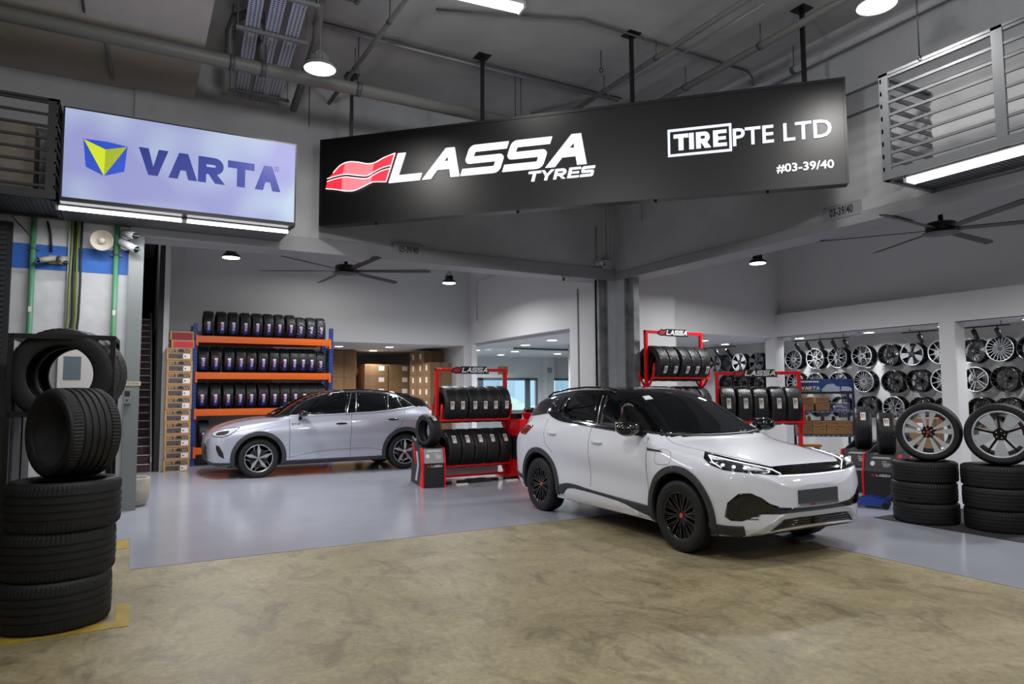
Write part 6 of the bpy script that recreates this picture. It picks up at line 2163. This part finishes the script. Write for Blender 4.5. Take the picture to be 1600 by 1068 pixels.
b = MB(); b.prism([(-.41, .045), (-.10, .045), (-.10, .062), (-.41, .062)], 0, .001, 0, FH); b.build('green_stripe', mat('stripe_green', '#8a9a3a', .5), hd)
b = MB()
b.prism([(-.06, .04), (.23, .04), (.23, .12), (.18, .13), (.13, .175), (.02, .165), (-.03, .11), (-.06, .09)], 0, .001, 0, FH)
b.prism([(.24, .05), (.42, .05), (.42, .09), (.38, .12), (.26, .13)], 0, .001, 0, FH)
b.build('car_picture', mat('car_print_silver', '#aab4c6', .4), hd)
b = MB(); b.prism([(-.44, .0), (.44, 0), (.44, .035), (-.44, .035)], 0, .0008, 0, FH); b.build('dark_strip', m_dark, hd)


def battery(w, hh, label, x, z, first_=None, tall=.24):
    M = Matrix.Translation(vb.location) @ Matrix.Rotation(AB, 4, 'Z')
    p_ = M @ Vector((x, -.02, z))
    if first_ is not None:
        return dup(first_, p_, (0, 0, AB), label, 'battery boxes on the navy shelf')
    o_ = tag(MB().box(-w/2, w/2, -.14, .14, 0, hh).build('battery_box', mat('battery_card', '#8a6744', .75), None, bevel=.003, loc=p_, rot=(0, 0, AB)), label, 'box', 'battery boxes on the navy shelf')
    F = frame((0, -.141, 0), (1, 0, 0), (0, 0, 1))
    b_ = MB(); put_word(b_, F @ Matrix.Translation((-w*.18, hh*.80, 0)), 'VARTA', .018, w*.55, .28, 0, .001, 0, None, 1.25, .17)
    b_.prism([(-w*.36, hh*.80), (-w*.27, hh*.80), (-w*.27, hh*.87), (-w*.36, hh*.87)], 0, .001, 0, F)
    b_.prism([(w*.12, hh*.36), (w*.34, hh*.36), (w*.34, hh*.42), (w*.12, hh*.42)], 0, .001, 0, F)
    b_.path([F @ Vector((q*w, hh*y_, .001)) for q, y_ in ((-.5, .62), (-.25, .56), (-.12, .52), (0, .55), (.25, .60), (.5, .60))], .003, 5)
    b_.build('box_print', mat('print_brown', '#4a3526', .7), o_)
    return o_


b0 = battery(.225, .235, 'brown battery box, left one on the upper navy shelf', -.31, 1.2)
battery(0, 0, 'brown battery box, right one on the upper navy shelf', -.05, 1.2, b0)
for k, x in enumerate((-.345, -.115, .115, .335)):
    battery(0, 0, 'brown battery box, %s from the left on the lower navy shelf' % ordn[k], x, .79, b0)
M = Matrix.Translation(vb.location) @ Matrix.Rotation(AB, 4, 'Z')
o = tag(MB().box(-.13, .13, -.10, .10, 0, .006).build('wire_basket', m_infogrey, None, loc=M @ Vector((.26, -.03, 1.2)), rot=(0, 0, AB)), 'wire basket of small parts on the upper navy shelf', 'basket')
b = MB()
for k in range(14):
    x = -.13+k*.02
    b.cyl((x, -.10, 0), (x, -.10, .13), .002, 4, caps=False)
    b.cyl((x, .10, 0), (x, .10, .13), .002, 4, caps=False)
b.path([(-.13, -.10, .13), (.13, -.10, .13), (.13, .10, .13), (-.13, .10, .13)], .004, 5, closed=True)
b.build('wires', m_infogrey, o)
b = MB()
for k in range(9):
    b.sphere((-.08+.04*(k % 5), random.uniform(-.05, .05), .04+.02*(k // 5)), .03, 8)
tag(b.build('small_parts', mat('blue_parts', '#5a5e8c', .5), o), kind='stuff')
for k, (x, c_, l) in enumerate([(-.33, '#a08b4a', 'left gold'), (-.25, '#b59a52', 'right gold'), (-.03, '#8c5142', 'left coppery'), (.15, '#6b463c', 'right coppery')]):
    b = MB(); b.cyl((0, 0, 0), (0, 0, .05), .032, 16); b.sphere((0, 0, .05), .03, 12)
    tag(b.build('filter_can', mat('can'+str(k), c_, .35, metal=.5), None, loc=M @ Vector((x, -.03, 1.025)), rot=(0, 0, AB)), l+' can standing on the lower battery boxes', 'can')
# low wooden shelf bits and a tyre in the background
b = MB(); b.box(-.6, .6, -.15, .15, .50, .54)
for x in (-.55, .55):
    b.box(x-.02, x+.02, -.15, .15, 0, .50)
tag(b.build('wooden_bench', mat('bench_wood', '#9a6436', .6, noise=('#7d4f2b', 6, .4, .7)), None, loc=(10.9, 8.9, 0), rot=(0, 0, AB)), 'low wooden bench behind the battery shelf', 'bench')
b = MB(); b.box(-.9, .9, -.02, .02, .80, .86)
tag(b.build('wooden_rail', mat('bench_wood', '#9a6436', .6), None, loc=(14.88, 8.2, 0), rot=(0, 0, PI/2)), 'thin wooden rail on the wheel wall behind the floor displays', 'rail')

# --- blue trolley jack
o = empty('trolley_jack', (8.60, 5.75, 0.004), R(-62), 'blue trolley jack on the floor beside the tyre stacks', 'jack')
m_jack = mat('jack_blue', '#1f3f9e', .35, coat=.4)
b = MB()
for s in (1, -1):
    b.prism([(-.28, .03), (.26, .03), (.26, .09), (.05, .15), (-.28, .08)], s*.10-.008, s*.10+.008, 0, frame((0, 0, 0), (1, 0, 0), (0, 0, 1)))
b.box(-.05, .22, -.09, .09, .06, .09)
b.build('frame', m_jack, o)
for i, (x, y, r_) in enumerate([(-.26, 0, .035), (.22, .11, .045), (.22, -.11, .045)]):
    w_ = MB(); w_.cyl((x, y-(.10 if i == 0 else .02), r_), (x, y+(.10 if i == 0 else .02), r_), r_, 16); w_.build('wheel', m_dark, o)
b = MB(); b.cyl((-.20, 0, .10), (-.20, 0, .14), .05, 20); b.path([(-.20, 0, .09), (0, 0, .10)], .03, 8); b.build('saddle', m_black, o)
b = MB(); b.cyl((.20, 0, .10), (.42, 0, .30), .014, 8); b.build('handle', m_jack, o)

# --- anti slip mat, stacks and show wheels on the right
b = MB(); b.prism([(7.92, 5.22), (7.86, -3.0), (11.4, -3.0), (11.4, 4.2), (9.0, 5.22)], .004, .012)
tag(b.build('rubber_mat', mat('mat_dark', '#26272a', .7, bump=(30, .5))), 'dark rubber mat under the right tyre stacks', 'mat')
tS = tyre_mesh(.345, .232, .225, 144, 4, 2).build('stacked_tyre', [rubber])
used = False
for st, (x, y) in enumerate(((8.25, 4.79), (8.46, 4.10))):
    for k in range(3):
        loc = (x+random.uniform(-.01, .01), y+random.uniform(-.01, .01), .012+.117+k*.235)
        lab = 'black tyre lying %s in the %s right hand stack' % (['at the bottom', 'in the middle', 'on top'][k], ['left', 'nearer'][st])
        used = put_tyre(tS, used, loc, (0, 0, k*1.3), lab, 'tyres lying in the two right stacks')
m_tyresilver = mat('bright_machined', '#c6c8cc', .35, metal=.35)


def show_wheel(loc, face, style, mats, label, rot0, capm, Rt=.345, Ri=.262):
    o = empty('show_wheel', loc, 0, label, 'wheel')
    f = Vector(face).normalized()
    q = f.to_track_quat('Z', 'Y').to_matrix().to_4x4() @ Matrix.Rotation(rot0, 4, 'Z')
    t = tyre_mesh(Rt, .235, Ri, 144, 4, 2).build('tyre', [rubber], o); t.matrix_local = q
    rb = rim_mesh(Ri, .225, style, 72, .012); r_ = rb.build('rim', mats, o); r_.matrix_local = q
    c_ = MB(); c_.cyl((0, 0, rb.zcap-.004), (0, 0, rb.zcap+.012), .022, 24); cc = c_.build('centre_cap', capm, o); cc.matrix_local = q
    return o


show_wheel((8.34, 4.76, .717+.335), (-.90, -.42, -.02), 'twinblade5', [rim_black, m_tyresilver, m_tyresilver], 'alloy wheel with paired silver blades and red cap on the left right-hand stack', .30, mat('cap_red', '#b01820', .3))
show_wheel((8.52, 4.07, .717+.335), (-.92, -.38, .0), 'blade5', [rim_black, m_tyresilver, m_tyresilver], 'alloy wheel with five broad silver blades on the nearer right-hand stack', -.26, rim_black)

# --- left foreground stack, standing tyre, tyre rack
tL = tyre_mesh(.345, .32, .245, 160, 4, 2).build('worn_tyre', [rubber])
used = False
for k, (x, y) in enumerate(((-.43, 5.72), (-.415, 5.74), (-.39, 5.72))):
    used = put_tyre(tL, used, (x, y, .165+k*.32), (0, 0, k*1.1), 'big worn tyre lying %s of the left foreground stack' % ['at the bottom', 'in the middle', 'on top'][k], 'tyres lying in the left foreground stack')
tM = tyre_mesh(.315, .34, .225, 160, 5, 2, .008).build('worn_tyre', [rubber])
place(tM, (-.36, 5.74, .97+.312), (0, PI/2, R(32))); tag(tM, 'wide worn tyre standing upright on top of the left foreground stack', 'tyre')
o = empty('tyre_rack', (-.44, 6.45, 0), R(-2), 'black square tube frame holding two big tyres behind the foreground stack', 'rack')
b = MB()
for x in (-.36, .30):
    for y in (-.22, .34):
        b.box(x-.018, x+.018, y-.018, y+.018, 0, 2.00)
for z in (1.99, 1.40, .75, .2):
    for y in (-.22, .34):
        b.box(-.36, .30, y-.018, y+.018, z-.018, z+.018)
    for x in (-.36, .30):
        b.box(x-.018, x+.018, -.22, .34, z-.018, z+.018)
b.build('tube_frame', m_black, o)
tN = tyre_mesh(.365, .30, .225, 96, 4, 2).build('worn_tyre', [rubber])
place(tN, (-.47, 6.38, 1.70), (PI/2, 0, R(-9))); tag(tN, 'front one of two big tyres held in the black frame', 'tyre', 'tyres in the black frame')
dup(tN, (-.42, 6.70, 1.71), (PI/2, 0, R(-9)), 'rear one of two big tyres held in the black frame', 'tyres in the black frame')

# --- wheels on the wall
m_face_b = mat('rim_gloss_black', '#101012', .22, coat=.4)
m_face_s = mat('rim_machined', '#a9acb1', .35, metal=.5)
m_face_g = mat('rim_gunmetal', '#4b4e54', .35, metal=.6)
_rm = {}


def wall_rim(style, mats, key, r_):
    if key not in _rm:
        rb = rim_mesh(r_, .23, style, 40, .02, .72)
        b_ = MB(); b_.cyl((0, 0, rb.zcap-.004), (0, 0, rb.zcap+.006), .027, 16)
        _rm[key] = [rb, b_, mats, None]
    e = _rm[key]
    if e[3] is None:
        o_ = e[0].build('alloy_wheel', e[2])
        e[1].build('centre_cap', m_face_g, o_)
        p_ = MB(); p_.cyl((0, 0, -.115), (0, 0, -.165), .02, 8); p_.build('wall_peg', m_galv2, o_)
        e[3] = o_
        return o_, True
    return e[3], False


MB_ = lambda k: [rim_black, m_face_s, m_face_s] if k == 's' else ([rim_black, m_face_b, m_face_b] if k == 'b' else [rim_black, m_face_g, m_face_g])
WR = [
    (2.33, [14.36, 13.94, 13.43, 12.83, 12.25, 11.66, 11.03, 10.42, 9.80, 9.16, 8.64, 8.05, 7.42, 6.93, 6.40, 5.85],
     ['blade5s', 'turbineg', 'blade5s', 'blade5g', 'petals', 'petals', 'y5s', 'y7s', 'y5s', 'meshb', 'blade5s', 'tens', 'meshb', 'turbines', 'tenb', 'y5b']),
    (1.745, [13.95, 13.40, 12.85, 12.25, 11.63, 11.05, 10.43, 9.78, 9.10, 8.55, 8.02, 7.40, 6.88, 6.36, 5.8],
     ['meshb', 'y7b', 'meshb', 'y7b', 'petals', 'y5s', 'y7s', 'meshs', 'y7b', 'y5b', 'tens', 'twin5s', 'y7b', 'meshb', 'tenb']),
    (1.16, [12.8, 12.2, 11.6, 11.0, 10.4, 9.72, 9.10, 8.50, 8.00, 7.34, 6.85, 6.33, 5.8],
     ['y5b', 'tenb', 'y7b', 'meshb', 'y5b', 'y5b', 'y7s', 'meshb', 'y7b', 'meshb', 'tenb', 'y5b', 'y7b'])]
for r_i, (z, ys, sts) in enumerate(WR):
    vis = 0
    for i, (y, st) in enumerate(zip(ys, sts)):
        style, fin = st[:-1], st[-1]
        rr = .25 if (style in ('meshb',) or i % 3) else .245
        o_, new = wall_rim(style, MB_(fin), st, .25)
        fname = {'s': 'machined silver', 'b': 'gloss black', 'g': 'gunmetal'}[fin]
        sname = {'blade5': 'five blade', 'turbine': 'many spoke', 'petal': 'looped petal spoke', 'y5': 'split Y spoke', 'y7': 'seven spoke', 'mesh': 'mesh', 'ten': 'ten spoke', 'twin5': 'twin spoke'}[style]
        lab = '%s %s wheel, %s from far corner, %s wall row' % (fname, sname, (ordn+['fourteenth', 'fifteenth', 'sixteenth'])[i], ['top', 'middle', 'lowest'][r_i])
        loc = (14.92-.165, y, z+random.uniform(-.012, .012))
        M = Matrix.Rotation(-PI/2, 4, 'Y') @ Matrix.Rotation(random.uniform(0, 1.2), 4, 'Z')
        rot = M.to_euler()
        if new:
            place(o_, loc, rot); tag(o_, lab, 'wheel', 'alloy wheels on the wall')
        else:
            dup(o_, loc, rot, lab, 'alloy wheels on the wall')
# small cartons on the floor by the wheel wall, seen between the show wheels
for i, (x, y, z, w, l) in enumerate([(13.9, 8.6, 0, .5, 'lower brown carton by the wheel wall behind the show wheels'), (13.9, 8.6, .5, .46, 'upper brown carton by the wheel wall behind the show wheels'), (13.8, 7.9, 0, .55, 'brown carton by the wheel wall right of the stacked pair'), (13.8, 7.9, .55, .5, 'top brown carton peeking over the left show wheel')]):
    carton(x-w/2, x+w/2, y-w/2, y+w/2, z, z+(.5 if z == 0 else .45)+(.05 if i == 2 else 0), l, None, 'left')
